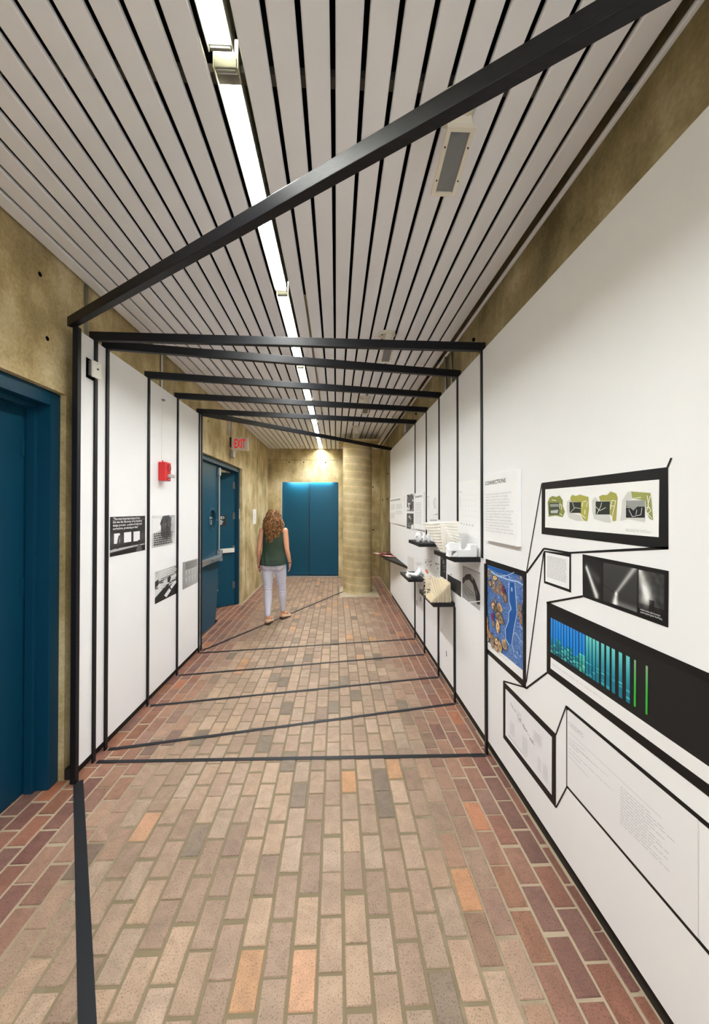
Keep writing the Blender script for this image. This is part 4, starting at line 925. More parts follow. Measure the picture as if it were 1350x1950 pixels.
for k_ in range(12):
    u, v = r9.uniform(.2, .8), r9.uniform(.2, .72); P.poly(sub(q, [(u-.1, v), (u+.05, v-.03), (u+.1, v+.03)]), (150, 152, 156))
done(P, 'black_strip_print', 'narrow black print with pale marks under the big near shelf')
q = [(3.6408,1.2161),(3.2398,1.2434),(3.2419,0.9734),(3.6425,0.9828)]; P = Print('R'); P.poly(q, (232, 232, 234))
P.poly(sub(q, [(0, .465), (.15, .47), (.5, .50), (.8, .495), (1, .50), (1, 1), (0, 1)]), (44, 44, 47)); P.poly(sub(q, [(.25, .40), (.32, .39), (.34, .44), (.27, .45)]), (60, 60, 62)); dashes(P, q, .05, .9, .1, .3, 3, (212, 212, 216), 2, .2)
P.poly(sub(q, [(.06, .75), (.16, .72), (.12, .95), (.05, .9)]), (150, 150, 160))
done(P, 'terrain_print', 'print with a dark lower half beside the looping black ribbon photo')
q = [(3.202,1.2545),(2.8038,1.2586),(2.81,0.9724),(3.2109,0.9849)]; P = Print('R')
grad(P, q, 12, 18, lambda u, v: (176-40*v+30*u,)*3)
P.poly(sub(q, [(0, .42), (.25, .22), (.48, .16), (.72, .26), (.95, .52), (1, .60), (1, .82), (.9, .88), (.82, .86), (.74, .60), (.62, .42), (.42, .34), (.2, .42), (.06, .56), (0, .56)]), (38, 37, 40))
P.poly(sub(q, [(.50, .18), (.60, .20), (.64, .30), (.54, .29)]), (120, 120, 124)); P.poly(sub(q, [(.78, .48), (.84, .55), (.86, .66), (.80, .62)]), (104, 104, 108))
for a, b in (((.08, .55), (.35, .62)), ((.35, .62), (.7, .66)), ((.12, .66), (.45, .74)), ((.45, .74), (.7, .70)), ((.15, .76), (.40, .90)), ((.40, .9), (.45, .98))):
    P.poly(sub(q, [a, b, (b[0], b[1]+.015), (a[0], a[1]+.015)]), (66, 66, 70))
P.poly(sub(q, [(.38, 1.0), (1, .73), (1, .76), (.46, 1.0)]), (226, 226, 228)); P.poly(sub(q, rect(0, .02, 1, .04)), (150, 150, 154))
done(P, 'ribbon_photo', 'grey photo of a looping black ribbon model under the big near shelf')
q = [(5.1266,0.7395),(4.622,0.8237),(4.6245,0.4787),(5.1287,0.4327)]; P = Print('R'); P.poly(q, (226, 226, 229)); busy(P, sub(q, rect(.02, .0, .95, .4)), 12, 10, (150, 170, 190, 205))
P.poly(sub(q, [(.05, .9), (.2, .98), (.3, 1.2-.3), (.25, .75), (.1, .72)]), (176, 180, 192)); P.poly(sub(q, [(.55, .52), (.7, .5), (.72, .66), (.6, .7)]), (150, 150, 156))
done(P, 'grey_print', 'pale grey print below the lower far shelf')
q = [(3.9528,0.5719),(3.4661,0.5802),(3.4684,0.2796),(3.9552,0.2447)]; P = Print('R'); P.poly(q, (238, 238, 239))
for a, b in ((.2, .15), (.35, .25), (.5, .28)): P.poly(sub(q, [(a, b), (a+.05, b+.02), (a+.04, b+.12)]), (200, 200, 206))
P.poly(sub(q, [(.52, .70), (.58, .72), (.60, .86), (.54, .88)]), (130, 130, 136)); done(P, 'sketch_sheet', 'white sheet with a few grey marks below the near low shelf')
q = [(5.7039,1.0346),(5.2029,1.059),(5.2042,0.8726),(5.7053,0.8303)]; P = Print('R'); P.poly(q, (226, 224, 222)); dashes(P, q, .1, .9, .05, .95, 8, (206, 202, 198), 4, .4, 0); done(P, 'leaflet_print', 'small pale leaflet print at the near tip of the brochure shelf')

# ------------------------------------------------------------------ prints on the left board
q = [(2.8844,1.6701),(3.4018,1.6701),(3.4046,1.3727),(2.8844,1.3763)]; P = Print('L'); P.poly(q, (30, 29, 30))
grad(P, sub(q, rect(0, .0, 1, 1)), 16, 18, lambda u, v: (34+40*math.exp(-((v-.58)/.18)**2)*(0.6+.4*math.sin(u*9)),)*3)
for u0, u1, v0, v1 in ((.10, .25, .43, .69), (.36, .565, .425, .695), (.63, .825, .43, .70)): P.poly(sub(q, rect(u0, v0, u1, v1)), (232, 231, 234))
P.poly(sub(q, [(.22, .48), (.25, .50), (.24, .66), (.27, .72), (.17, .72), (.19, .6)]), (70, 70, 72))
P.poly(sub(q, [(0, .84), (.1, .82), (.98, .80), (.98, .83), (.5, .86), (0, .90)]), (176, 176, 178)); P.poly(sub(q, [(0, .93), (1, .86), (1, 1), (0, 1)]), (26, 25, 26))
for cx_, cy_, s_, c_ in ((.2, .78, .05, 50), (.6, .78, .03, 60), (.80, .72, .045, 44)):
    P.poly(sub(q, [(cx_+s_*math.cos(t*.7854), cy_+s_*1.1*math.sin(t*.7854)) for t in range(8)]), (c_,)*3)
P.poly(sub(q, [(.70, 1), (.74, .86), (.80, .78), (.87, .86), (.90, 1)]), (92, 92, 94))
P.poly(sub(q, rect(.05, .085, .98, .095)), (120, 120, 120))
p1 = done(P, 'quote_photo', 'dark photo print of three bright screens with a white quotation')
t1 = [(2.9189,1.6645),(3.3454,1.6092),(2.9198,1.5667),(3.2787,1.564)]
text_mesh('\u201cThe most important lesson from\nthis was the discovery of an iterative\ndesign process:  a series of trials and\ncorrections, producing an idea.\u201d', ink_white, 'quote_text', wall_box('L', t1[0][0], t1[1][0], t1[2][1], t1[0][1], TOP), p1, bold=.012)
q = [(3.5248,1.6687),(4.021,1.6681),(4.0238,1.3711),(3.5276,1.3763)]; P = Print('L')
grad(P, q, 10, 12, lambda u, v: (214-50*v*(1-v)*u+22*math.sin(u*5+v*3)-14,)*3)
P.poly(sub(q, [(.02, .08), (.34, .1), (.36, .45), (.25, .5), (.02, .58)]), (234, 234, 236)); P.poly(sub(q, [(.82, .1), (.98, .05), (.98, .34), (.88, .3)]), (186, 188, 194))
r9 = random.Random(15)
P.poly(sub(q, [(.40, .10), (.46, .02), (.72, .0), (.80, .14), (.80, .55), (.74, .66), (.62, .78), (.46, .70), (.36, .60), (.36, .35), (.32, .26)]), (78, 79, 82))
for k_ in range(70):
    u, v = r9.uniform(.37, .80), r9.uniform(.03, .68); P.poly(sub(q, [(u, v), (u+.03, v+.02), (u+.012, v+.14), (u-.012, v+.12)]), ((58,)*3, (96,)*3, (112,)*3)[k_ % 3])
P.poly(sub(q, [(.58, .74), (.62, .74), (.61, .84), (.585, .84)]), (90, 90, 92))
p2 = done(P, 'quote_photo', 'light grey photo print of a dark tree-like paper model, below the red alarm')
PT = Print('L', TOP); dashes(PT, q, .05, .92, .54, .95, 6, (60, 60, 63), 41, .5, .12); PT.build('quote_text', p2)
q = [(3.5904,1.1512),(4.1055,1.1456),(4.1026,0.853),(3.5889,0.8561)]; P = Print('L')
grad(P, q, 10, 12, lambda u, v: (168+36*math.sin(u*4+v*5),)*3)
P.poly(sub(q, [(0, .82), (.35, .62), (1, .38), (1, 1), (0, 1)]), (30, 30, 31)); P.poly(sub(q, [(0, .52), (.3, .38), (1, .26), (1, .36), (.4, .58), (0, .80)]), (214, 214, 216)); busy(P, sub(q, rect(0, .28, .9, .62)), 31, 26, (60, 90, 140, 196, 222, 205))
P.poly(sub(q, [(.50, .34), (.60, .27), (.66, .36), (.60, .50), (.50, .48)]), (44, 44, 46)); P.poly(sub(q, [(0, .30), (.12, .26), (.14, .42), (.04, .50), (0, .5)]), (46, 46, 48)); P.poly(sub(q, [(.93, .06), (1, .0), (1, .24), (.95, .2)]), (60, 60, 62))
for a in ([(.62, .66), (.84, .52), (.92, .60), (.68, .76)], [(.36, .86), (.58, .70), (.66, .80), (.46, .96)]): P.poly(sub(q, a), (222, 222, 224))
p3 = done(P, 'quote_photo', 'dark photo print of models on a long table, lower on the left board')
PT = Print('L', TOP); dashes(PT, q, .16, .92, .03, .26, 4, (238, 238, 238), 42, .5, .2); PT.build('quote_text', p3)
q = [(4.2219,1.152),(4.6935,1.1384),(4.6864,0.8509),(4.2207,0.857)]; P = Print('L')
grad(P, q, 8, 10, lambda u, v: (150+36*u-10*v,)*3)
for a in range(4):
    for b in range(2):
        u, v = .24+.19*a, .45+.27*b; P.poly(sub(q, [(u-.04, v-.09), (u+.05, v-.11), (u+.03, v+.06), (u-.02, v+.12)]), (226, 227, 230)); P.poly(sub(q, [(u+.0, v-.08), (u+.05, v-.09), (u+.02, v+.07), (u-.01, v+.11)]), (128, 130, 136))
p4 = done(P, 'quote_photo', 'small grey photo print of pale model pieces at the far end of the left board')
PT = Print('L', TOP); dashes(PT, q, .17, .95, .04, .32, 5, (60, 60, 63), 43, .45, .15); PT.build('quote_text', p4)

# ------------------------------------------------------------------ shelves on the right board
def shelf(name, label, pts, z, th):
    m = MB().prism([(x, y, z-th) for x, y in pts], (0, 0, th))
    return tag(m.build(name, black_paint, bevel=.0015), label, 'shelf', 'black wall shelves')
XS = 1.0555; XSW = 1.0675
shelf('wall_shelf', 'upper far black wall shelf holding three crumpled white models', [(.864, 3.956), (XSW, 3.956), (XSW, 4.50), (.851, 4.477)], 1.371, .036)
shelf('wall_shelf', 'big upper near black wall shelf holding the pleated paper model', [(.872, 2.797), (XSW, 2.797), (XSW, 3.36), (.855, 3.326)], 1.372, .0363)
shelf('wall_shelf', 'lower far black wall shelf holding the white curled shell', [(.875, 4.602), (XSW, 4.602), (XSW, 5.20), (.869, 5.181)], .883, .035)
shelf('wall_shelf', 'lower near black wall shelf holding the laminated card model', [(.870, 3.408), (XSW, 3.408), (XSW, 4.02), (.873, 3.999)], .887, .037)
shelf('wall_shelf', 'farthest black wedge shelf holding red brochures, poking past the board', [(XSW, 5.705), (XSW, 7.53), (1.10, 7.70), (.90, 7.62), (.845, 7.36), (.853, 6.86)], .870, .035)
# brochures
bro = [((.80, 7.40), .4, rgb(196, 150, 140), 'pale pink folded brochure lying at the tip of the farthest shelf'), ((.92, 7.05), .9, rgb(190, 62, 46), 'red brochure fanned on the farthest black shelf'),
       ((.97, 6.86), .75, rgb(206, 120, 100), 'orange-pink brochure on the near side of the fan on the farthest shelf'), ((.94, 7.30), 1.2, rgb(150, 44, 40), 'dark red brochure at the back of the farthest black shelf')]
for n, ((x, y), a, c, lab) in enumerate(bro):
    z = .8715+.006*n; e1 = Vector((math.cos(a), math.sin(a), 0))*.05; e2 = Vector((-math.sin(a), math.cos(a), 0))*.105
    m = MB().obox((x, y, z+.0022), e1, e2, (0, 0, .002)); bm_ = plain('brochure %d' % n, c, .35)
    o = m.build('brochure', bm_); tag(o, lab, 'brochure', 'brochures on the farthest shelf')
    MB().obox((x-.01, y-.01, z+.0046), e1*.55, e2*.35, (0, 0, .0003)).build('cover_print', paper_white, o)

# pleated paper model
pm_ = empty('pleated_paper_model', (.92, 3.05, 1.372)); tag(pm_, 'tall cream pleated paper model with a flaring wing on the big near shelf', 'paper model')
def pleat_wing(name, La, Lb, Ra, Rb, n, amp):
    """zigzag sheet between edge La-Lb and edge Ra-Rb"""
    La, Lb, Ra, Rb = map(Vector, (La, Lb, Ra, Rb)); nrm = (Lb-La).cross(Ra-La).normalized()
    m = MB(); vs = []
    for i in range(2*n+1):
        t = i/(2*n); off = nrm*(amp if i % 2 else -amp)
        l = La.lerp(Lb, t); r = Ra.lerp(Rb, t); k = min(1, (r-l).length/.06)
        vs += [l+off*.15*k, l.lerp(r, .5)+off*k, r+off*.5*k]
    fs = []
    for i in range(2*n): a = 3*i; fs += [(a, a+1, a+4, a+3), (a+1, a+2, a+5, a+4)]
    m.add(vs, fs); o = m.build(name, paper, pm_)
    md = o.modifiers.new('thick', 'SOLIDIFY'); md.thickness = .0014
    return o
pleat_wing('wing', (.700, 3.10, 1.615), (.862, 3.14, 1.376), (.842, 3.08, 1.628), (.866, 3.10, 1.376), 10, .011)
pleat_wing('wing', (.846, 3.07, 1.626), (.945, 3.01, 1.43), (.985, 3.07, 1.626), (.992, 3.03, 1.392), 9, .010)
pleat_wing('folded_spine', (.846, 3.075, 1.626), (.95, 3.0, 1.41), (.866, 3.085, 1.376), (.955, 3.005, 1.376), 7, .008)
MB().prism([(.985, 3.07, 1.3725), (.992, 3.07, 1.3725), (.988, 3.07, 1.627), (.983, 3.07, 1.627)], (0, .09, 0)).build('back_sheet', paper, pm_)
MB().prism([(.70, 3.09, 1.613), (.985, 3.06, 1.624), (.985, 3.066, 1.630), (.70, 3.096, 1.619)], (0, .004, 0)).build('top_edge', paper, pm_)
# folded white block model
bk = empty('folded_block_model', (.95, 2.87, 1.372)); tag(bk, 'low white folded paper block model at the front of the big near shelf', 'paper model')
def pbox(name, a, b): return MB().box(a, b).build(name, paper_white, bk, bevel=.0008)
pbox('long_block', (.905, 2.815, 1.3725), (.998, 2.89, 1.424)); pbox('tall_block', (.999, 2.815, 1.3725), (1.047, 2.90, 1.464)); pbox('upper_block', (.852, 2.835, 1.4255), (.900, 2.905, 1.476))
MB().box((.838, 2.825, 1.3725), (.858, 2.90, 1.4245)).box((.858, 2.895, 1.3725), (.904, 2.90, 1.4245)).box((.858, 2.825, 1.416), (.904, 2.895, 1.4245)).build('lower_block', paper_white, bk)
MB().prism([(.860, 2.83, 1.3725), (.903, 2.83, 1.3725), (.903, 2.83, 1.415)], (0, .06, 0)).build('gusset', paper_white, bk)
MB().prism([(.901, 2.86, 1.476), (.935, 2.86, 1.476), (.944, 2.86, 1.425), (.905, 2.86, 1.425)], (0, .004, 0)).build('gusset', paper_white, bk)
MB().add([(.838, 2.84, 1.4255), (.820, 2.86, 1.45), (.850, 2.88, 1.470), (.850, 2.84, 1.4255)], [(0, 1, 2), (0, 2, 3), (0, 1, 3), (1, 2, 3)]).build('gusset', paper_white, bk)
MB().add([(.962, 2.85, 1.4245), (.996, 2.85, 1.4245), (.996, 2.88, 1.445), (.98, 2.87, 1.4245)], [(0, 1, 2), (0, 2, 3), (0, 1, 3), (1, 2, 3)]).build('gusset', paper_white, bk)
# three crumpled models
def crumple(name, label, c, s, seed):
    bm = bmesh.new(); bmesh.ops.create_icosphere(bm, subdivisions=2, radius=1)
    r = random.Random(seed)
    for v in bm.verts:
        k = r.uniform(.72, 1.1); v.co = Vector((v.co.x*s[0]*k, v.co.y*s[1]*k, max(-s[2], v.co.z*s[2]*k*1.1)))
        if v.co.z < -s[2]*.75: v.co.z = -s[2]
    me = bpy.data.meshes.new(name); bm.to_mesh(me); bm.free(); me.materials.append(paper_white)
    o = bpy.data.objects.new(name, me); COL.objects.link(o); o.location = (c[0], c[1], c[2]+s[2]+.001)
    return tag(o, label, 'paper model', 'crumpled white models')
o = crumple('faceted_model', 'left crumpled white model with dark facets on the upper far shelf', (.897, 4.14, 1.371), (.043, .05, .052), 3)
for k_, (a, b, c) in enumerate(((.865, 4.085, 1.43), (.92, 4.095, 1.45), (.91, 4.09, 1.47), (.925, 4.10, 1.405))):
    MB().add([(a-.012, b-.004, c), (a+.004, b-.006, c+.013), (a+.012, b-.003, c-.006)], [(0, 1, 2)]).build('shaded_facet', ink_grey, o)
crumple('faceted_model', 'middle plain white crumpled block on the upper far shelf', (.948, 4.11, 1.371), (.024, .04, .040), 5)
o = crumple('faceted_model', 'right tall crumpled model of clear folds on the upper far shelf', (.992, 4.09, 1.371), (.026, .035, .055), 9)
# white shell
sh_ = MB(); nu, nv = 18, 6; vs = []
for i in range(nu+1):
    t = i/nu; x = .885+.165*t; base = .884+.002; ln = .030+.055*t**2+.020*(1-t)*(t < .5)
    for j in range(nv+1):
        s_ = (j/nv-.5); vs.append((x+.012*math.cos(s_*3), 4.74+.16*s_-.03*math.sin(t*3), base+ln*(abs(s_)*1.7)**1.5+.045*(2*t-1)**2*(.4 if t < .5 else 1.0)))
sh_.add(vs, [(i*(nv+1)+j, (i+1)*(nv+1)+j, (i+1)*(nv+1)+j+1, i*(nv+1)+j+1) for i in range(nu) for j in range(nv)])
o = sh_.build('shell_model', paper_white, smooth=True); md = o.modifiers.new('thick', 'SOLIDIFY'); md.thickness = .006; md.offset = 1
tag(o, 'white curled shell model on the lower far shelf', 'paper model')
MB().box((.872+.01, 4.70, .884), (.925, 4.84, .918)).build('flat_end', paper_white, o, bevel=.006)
# twig lattice
r9 = random.Random(44); m = MB(); cx_, cy_, cz_ = .895, 3.72, 0
nodes = []
for lev in range(5):
    for k_ in range(6):
        a = k_*1.047+.3*lev; rr = .045+.012*r9.random(); nodes.append(Vector((.915+rr*math.cos(a)*.9, 3.70+rr*math.sin(a), .905+.04*lev+r9.uniform(-.008, .008))))
for i, p in enumerate(nodes):
    for q_ in sorted(nodes, key=lambda q_: (q_-p).length)[1:4]: m.tube([p, q_], .0042, 5)
    d = Vector((p.x-.915, p.y-3.70, 0)).normalized(); e = p+d*.02+Vector((0, 0, .008)); m.tube([p-d*.02, e], .0038, 5)
    m.tube([p+d*.008, p+d*.024+Vector((0, .008, -.006))], .0022, 5)
for k_ in range(4): m.tube([nodes[k_], Vector((nodes[k_].x, nodes[k_].y, .8875))], .003, 5)
o = m.build('lattice_model', cream); tag(o, 'cream twig lattice model behind the laminated card model on the lower near shelf', 'paper model')
# laminated card wedge
lm = empty('laminated_model', (.94, 3.5, .887)); tag(lm, 'stepped cream model of laminated card sheets on the lower near shelf', 'paper model')
for i in range(15):
    t = i/14; x = .852+.0122*i; hf = .016+.16*t**1.15; hb = (.194 if i % 2 else .180) if t > .27 else hf+.018; yf = 3.422+.004*math.sin(i*2.1)
    m = MB().prism([(x, yf, .8875), (x, 3.62, .8875), (x, 3.62, .8875+hb), (x, yf+.012, .8875+hf), (x, yf, .8875+hf)], (.0058, 0, 0))
    m.build('card_sheet', cream, lm)
m = MB()
for i in range(5): m.prism([(1.037+.004*i, 3.46, .8875), (1.037+.004*i, 3.58, .8875), (1.037+.004*i, 3.55, .975-.012*i), (1.037+.004*i, 3.48, .965-.013*i)], (.0032, 0, 0))
m.build('curved_end', cream, lm)

# ------------------------------------------------------------------ things fixed to the walls
# red fire alarm
fa = empty('fire_alarm', (XL, 3.70, 2.08)); tag(fa, 'red fire alarm horn with clear strobe on the left white board', 'fire alarm')
MB().box((XL+.0005, 3.645, 1.995), (-1.588, 3.757, 2.172)).build('body', red_plastic, fa, bevel=.008)
MB().tube([(-1.5885, 3.713, 2.118), (-1.5835, 3.713, 2.118)], .036, 28).build('horn_grille', red_dark, fa)
MB().box((-1.589, 3.672, 2.026), (-1.545, 3.745, 2.060)).build('strobe_lens', clear, fa, bevel=.010)
MB().tube([(XL+.02, 3.69, 2.172), (XL+.02, 3.69, 2.188)], .007, 10).build('conduit_stub', red_plastic, fa)
text_mesh('FIRE', ink_white, 'fire_lettering', lambda u, v: Vector((-1.5868, 3.695+.045*u, 2.003+.013*v)), fa, bold=.01)
# white detector box over a black cut-out
db = empty('wall_box', (XL, 2.65, 2.67)); tag(db, 'off-white metal detector box hanging out of a black cut-out in the left board', 'junction box')
MB().box((XL+.0005, 2.605, 2.605), (XL+.0025, 2.700, 2.738)).build('cut_out', void_black, db)
MB().box((XL+.003, 2.622, 2.625), (XL+.03, 2.668, 2.725)).build('back_box', steel, db, bevel=.003)
MB().obox((XL+.040, 2.655, 2.668), (.006, 0, .0), (.004, .042, 0), (0, 0, .056)).build('cover_plate', white_metal, db, bevel=.005)
MB().obox((XL+.048, 2.655, 2.674), (.0015, 0, 0), (0, .008, 0), (0, 0, .005)).build('sensor_window', dark, db)
MB().obox((XL+.0475, 2.655, 2.71), (.001, 0, 0), (0, .003, 0), (0, 0, .003)).build('screw', steel, db)
# small hook
hk = MB().tube([(XL+.0005, 3.713, 2.767), (XL+.03, 3.713, 2.767)], .009, 10).box((XL+.006, 3.70, 2.76), (XL+.022, 3.735, 2.775)).build('cable_clip', steel); tag(hk, 'small metal clip high on the left board above the red alarm', 'clip')
cw = MB().tube([(XL+.004, 3.713, 2.767), (XL+.004, 3.713, 2.40), (XL+.004, 3.705, 2.19)], .0016, 6).build('cable', white_metal); tag(cw, 'thin pale cable hanging from the clip to the red alarm', 'cable')
def conduit(x, y, z0, z1, r, lab, mat=metal):
    o = MB().tube([(x, y, z0), (x, y, z1)], r, 12).build('conduit', mat, smooth=True); tag(o, lab, 'conduit')
    for z in (z0+.3*(z1-z0), ): MB().box((x-.5*r, y-2.4*r, z), (x+.5*r, y+2.4*r, z+.02)).build('strap', mat, o)
    return o
conduit(XWL+.012, 2.70, 2.60, ZC-.005, .010, 'grey conduit on the left concrete behind the nearest beam', plain('grey conduit', rgb(120, 118, 104), .5))
conduit(XWL+.012, 3.84, 2.60, ZC-.005, .009, 'pale conduit on the left concrete above the red alarm', white_metal)
conduit(XWL+.013, 6.18, 2.91, ZC-.005, .010, 'left of the two steel conduits above the EXIT sign')
conduit(XWL+.013, 6.36, 2.91, ZC-.005, .010, 'right of the two steel conduits above the EXIT sign')
conduit(XWR-.012, 3.83, 2.78, ZC-.005, .010, 'left steel conduit above the right white board', steel)
conduit(XWR-.012, 3.62, 2.78, ZC-.005, .010, 'right steel conduit above the right white board', steel)
jb = MB().box((XWR-.05, 5.82, 2.92), (XWR-.0005, 6.0, 3.06)).build('junction_box', steel, bevel=.004); tag(jb, 'grey metal junction box above the right board near the far beams', 'junction box')
MB().box((XWR-.054, 5.83, 2.93), (XWR-.05, 5.99, 3.05)).build('cover_plate', steel, jb)
# EXIT sign
ex = empty('exit_sign', (-1.6, 6.3, 2.8)); tag(ex, 'white EXIT sign with red letters above the ajar blue door', 'exit sign')
MB().box((-1.70, 6.30, 2.690), (-1.437, 6.355, 2.898)).build('sign_box', sign_face, ex, bevel=.004)
MB().box((-1.729, 6.29, 2.745), (-1.7005, 6.40, 2.90)).build('wall_canopy', dark, ex, bevel=.004)
text_mesh('EXIT', red_letter, 'exit_letters', lambda u, v: Vector((-1.655+.180*u, 6.2985, 2.722+.148*v)), ex, bold=.02)
MB().prism([(-1.683, 6.2995, 2.800), (-1.668, 6.2995, 2.836), (-1.668, 6.2995, 2.822), (-1.675, 6.2995, 2.800), (-1.668, 6.2995, 2.778), (-1.668, 6.2995, 2.764)], (0, -.001, 0)).build('arrow', red_letter, ex)
for x, z in ((-1.447, 2.888), (-1.447, 2.70), (-1.69, 2.70)): MB().tube([(x, 6.3005, z), (x, 6.298, z)], .004, 8).build('screw', steel, ex)
pbx = MB().box((-1.729, 6.31, 2.58), (-1.665, 6.40, 2.688)).build('power_box', metal, bevel=.005); tag(pbx, 'small grey power box on the concrete under the EXIT sign', 'junction box')
MB().box((-1.72, 6.304, 2.592), (-1.675, 6.31, 2.676)).build('cover_plate', metal, pbx)
# paper notice
nt_ = MB().box((XWL+.0005, 8.05, 1.415), (XWL+.002, 8.36, 1.73)).build('paper_notice', paper_white); tag(nt_, 'white paper notice on the far left concrete wall before the woman', 'notice')
m = MB()
for k_, (a, b) in enumerate(((.4, .55), (.35, .6), (.4, .52), (.44, .5), (.38, .56))): m.box((XWL+.002, 8.05+.31*a, 1.62-.028*k_), (XWL+.0024, 8.05+.31*b, 1.63-.028*k_))
m.build('notice_text', ink_grey, nt_)
# slim label on the door jamb
lbp = MB().box((-1.774, 7.09, 1.55), (-1.7725, 7.125, 1.74)).build('jamb_label', white_metal); tag(lbp, 'narrow white label on the blue jamb of the double door', 'label')
MB().box((-1.7725, 7.10, 1.62), (-1.7722, 7.115, 1.70)).build('label_print', ink_grey, lbp)
# warning sign lettering
def sgn(u0, u1, v0, v1): return lambda u, v: leafp(.17+.43*(1-(u0+(u1-u0)*u)), .0075, 1.43+.19*(v0+(v1-v0)*v))
text_mesh('LIMITED', ink_white, 'sign_text', sgn(.08, .92, .68, .90), lfB, bold=.02)
mb = MB(); place = sgn(0, 1, 0, 1); r9 = random.Random(6)
for k_ in range(4):
    u = .14
    while u < .80:
        w_ = r9.uniform(.06, .16); v0 = .52-.12*k_
        mb.add([place(u, v0), place(u+w_, v0), place(u+w_, v0+.06), place(u, v0+.06)], [(0, 1, 2, 3)]); u += w_+.03
mb.build('sign_small_print', ink_white, lfB)

# ------------------------------------------------------------------ ceiling spotlights and detector
def spotlight(x, y, lab):
    s = empty('spotlight', (x, y, ZC)); tag(s, lab, 'spotlight', 'cream spotlights under the slats')
    MB().tube([(x, y+.02, ZC-.0005), (x, y+.02, ZC-.016), (x, y+.02, ZC-.024)], [.076, .076, .064], 32).build('base_plate', lamp_cream, s)
    MB().tube([(x-.045, y-.01, ZC-.022), (x-.045, y-.01, ZC-.027)], .008, 10).build('cable_hole', dark, s)
    # cast arm widening from the base plate to the lamp head, with a pivot disc
    a0 = [(x+.012+sx*.024, y+sy*.032, ZC-.020) for sx, sy in ((-1, -1), (1, -1), (1, 1), (-1, 1))]; a1 = [(x+.012+sx*.046, y-.005+sy*.022, ZC-.125) for sx, sy in ((-1, -1), (1, -1), (1, 1), (-1, 1))]
    MB().add(a0+a1, [(0, 1, 2, 3), (7, 6, 5, 4), (0, 4, 5, 1), (1, 5, 6, 2), (2, 6, 7, 3), (3, 7, 4, 0)]).build('arm', lamp_cream, s, bevel=.006)
    MB().tube([(x+.030, y-.026, ZC-.068), (x+.030, y-.042, ZC-.066)], .022, 24).build('pivot_knob', lamp_cream, s)
    MB().tube([(x+.032, y-.0425, ZC-.066), (x+.032, y-.0440, ZC-.066)], .004, 10).build('screw', dark, s)
    # flood head, tilted down the corridor
    hd = empty('lamp_head', (x, y, ZC)); attach(hd, s); 
    c = Vector((x+.01, y+.098, ZC-.150)); t = math.radians(-11)
    ex_, ey_, ez_ = Vector((1, 0, 0)), Vector((0, math.cos(t), math.sin(t))), Vector((0, -math.sin(t), math.cos(t)))
    fr = MB(); w, l = .053, .130; b = .013
    fr.obox(c, ex_*w, ey_*b, ez_*.012) if False else None
    for sx in (-1, 1): fr.obox(c+ex_*sx*(w-b/2-.002), ex_*(b/2+.002), ey_*l, ez_*.010)
    for sy in (-1, 1): fr.obox(c+ey_*sy*(l-b/2-.002), ex_*(w-.012), ey_*(b/2+.002), ez_*.010)
    fr.build('bezel', lamp_cream, hd, bevel=.002)
    MB().obox(c+ez_*.002, ex_*(w-.016), ey_*(l-.016), ez_*.004).build('lens', lens_grey, hd)
    hb = MB(); top = c+ez_*.055-ey_*.02
    q0 = [c+ez_*.0105+ex_*sx*(w-.002)+ey_*sy*(l-.002) for sx, sy in ((-1, -1), (1, -1), (1, 1), (-1, 1))]; q1 = [top+ex_*sx*w*.62+ey_*sy*l*.72 for sx, sy in ((-1, -1), (1, -1), (1, 1), (-1, 1))]
    hb.add(q0+q1, [(0, 3, 2, 1), (4, 5, 6, 7), (0, 1, 5, 4), (1, 2, 6, 5), (2, 3, 7, 6), (3, 0, 4, 7)]); hb.build('lamp_housing', lamp_cream, hd, bevel=.006)
    for sx in (-1, 1):
        for sy in (-.48, .48): MB().tube([c+ex_*sx*(w-.008)+ey_*l*sy-ez_*.0095, c+ex_*sx*(w-.008)+ey_*l*sy-ez_*.0120], .0035, 8).build('screw', dark, hd)
for x, y, lab in ((.455, 1.42, 'nearest cream spotlight with a grey lens, just beyond the diagonal beam'), (.445, 3.33, 'second cream spotlight, half hidden by the level beam over the middle'),
                  (.40, 5.25, 'third cream spotlight, seen between the far black beams'), (.365, 7.12, 'farthest cream spotlight, just in front of the concrete column')):
    spotlight(x, y, lab)
sd = empty('smoke_detector', (-.86, 9.45, ZC)); tag(sd, 'small cream smoke detector on the ceiling near the end wall', 'smoke detector')
MB().tube([(-.86, 9.45, ZC-.0005), (-.86, 9.45, ZC-.02), (-.86, 9.45, ZC-.03)], [.06, .06, .05], 24).build('base', lamp_cream, sd)
MB().tube([(-.86, 9.45, ZC-.03), (-.86, 9.45, ZC-.055), (-.86, 9.45, ZC-.06)], [.042, .036, .025], 24).build('chamber', lamp_cream, sd)
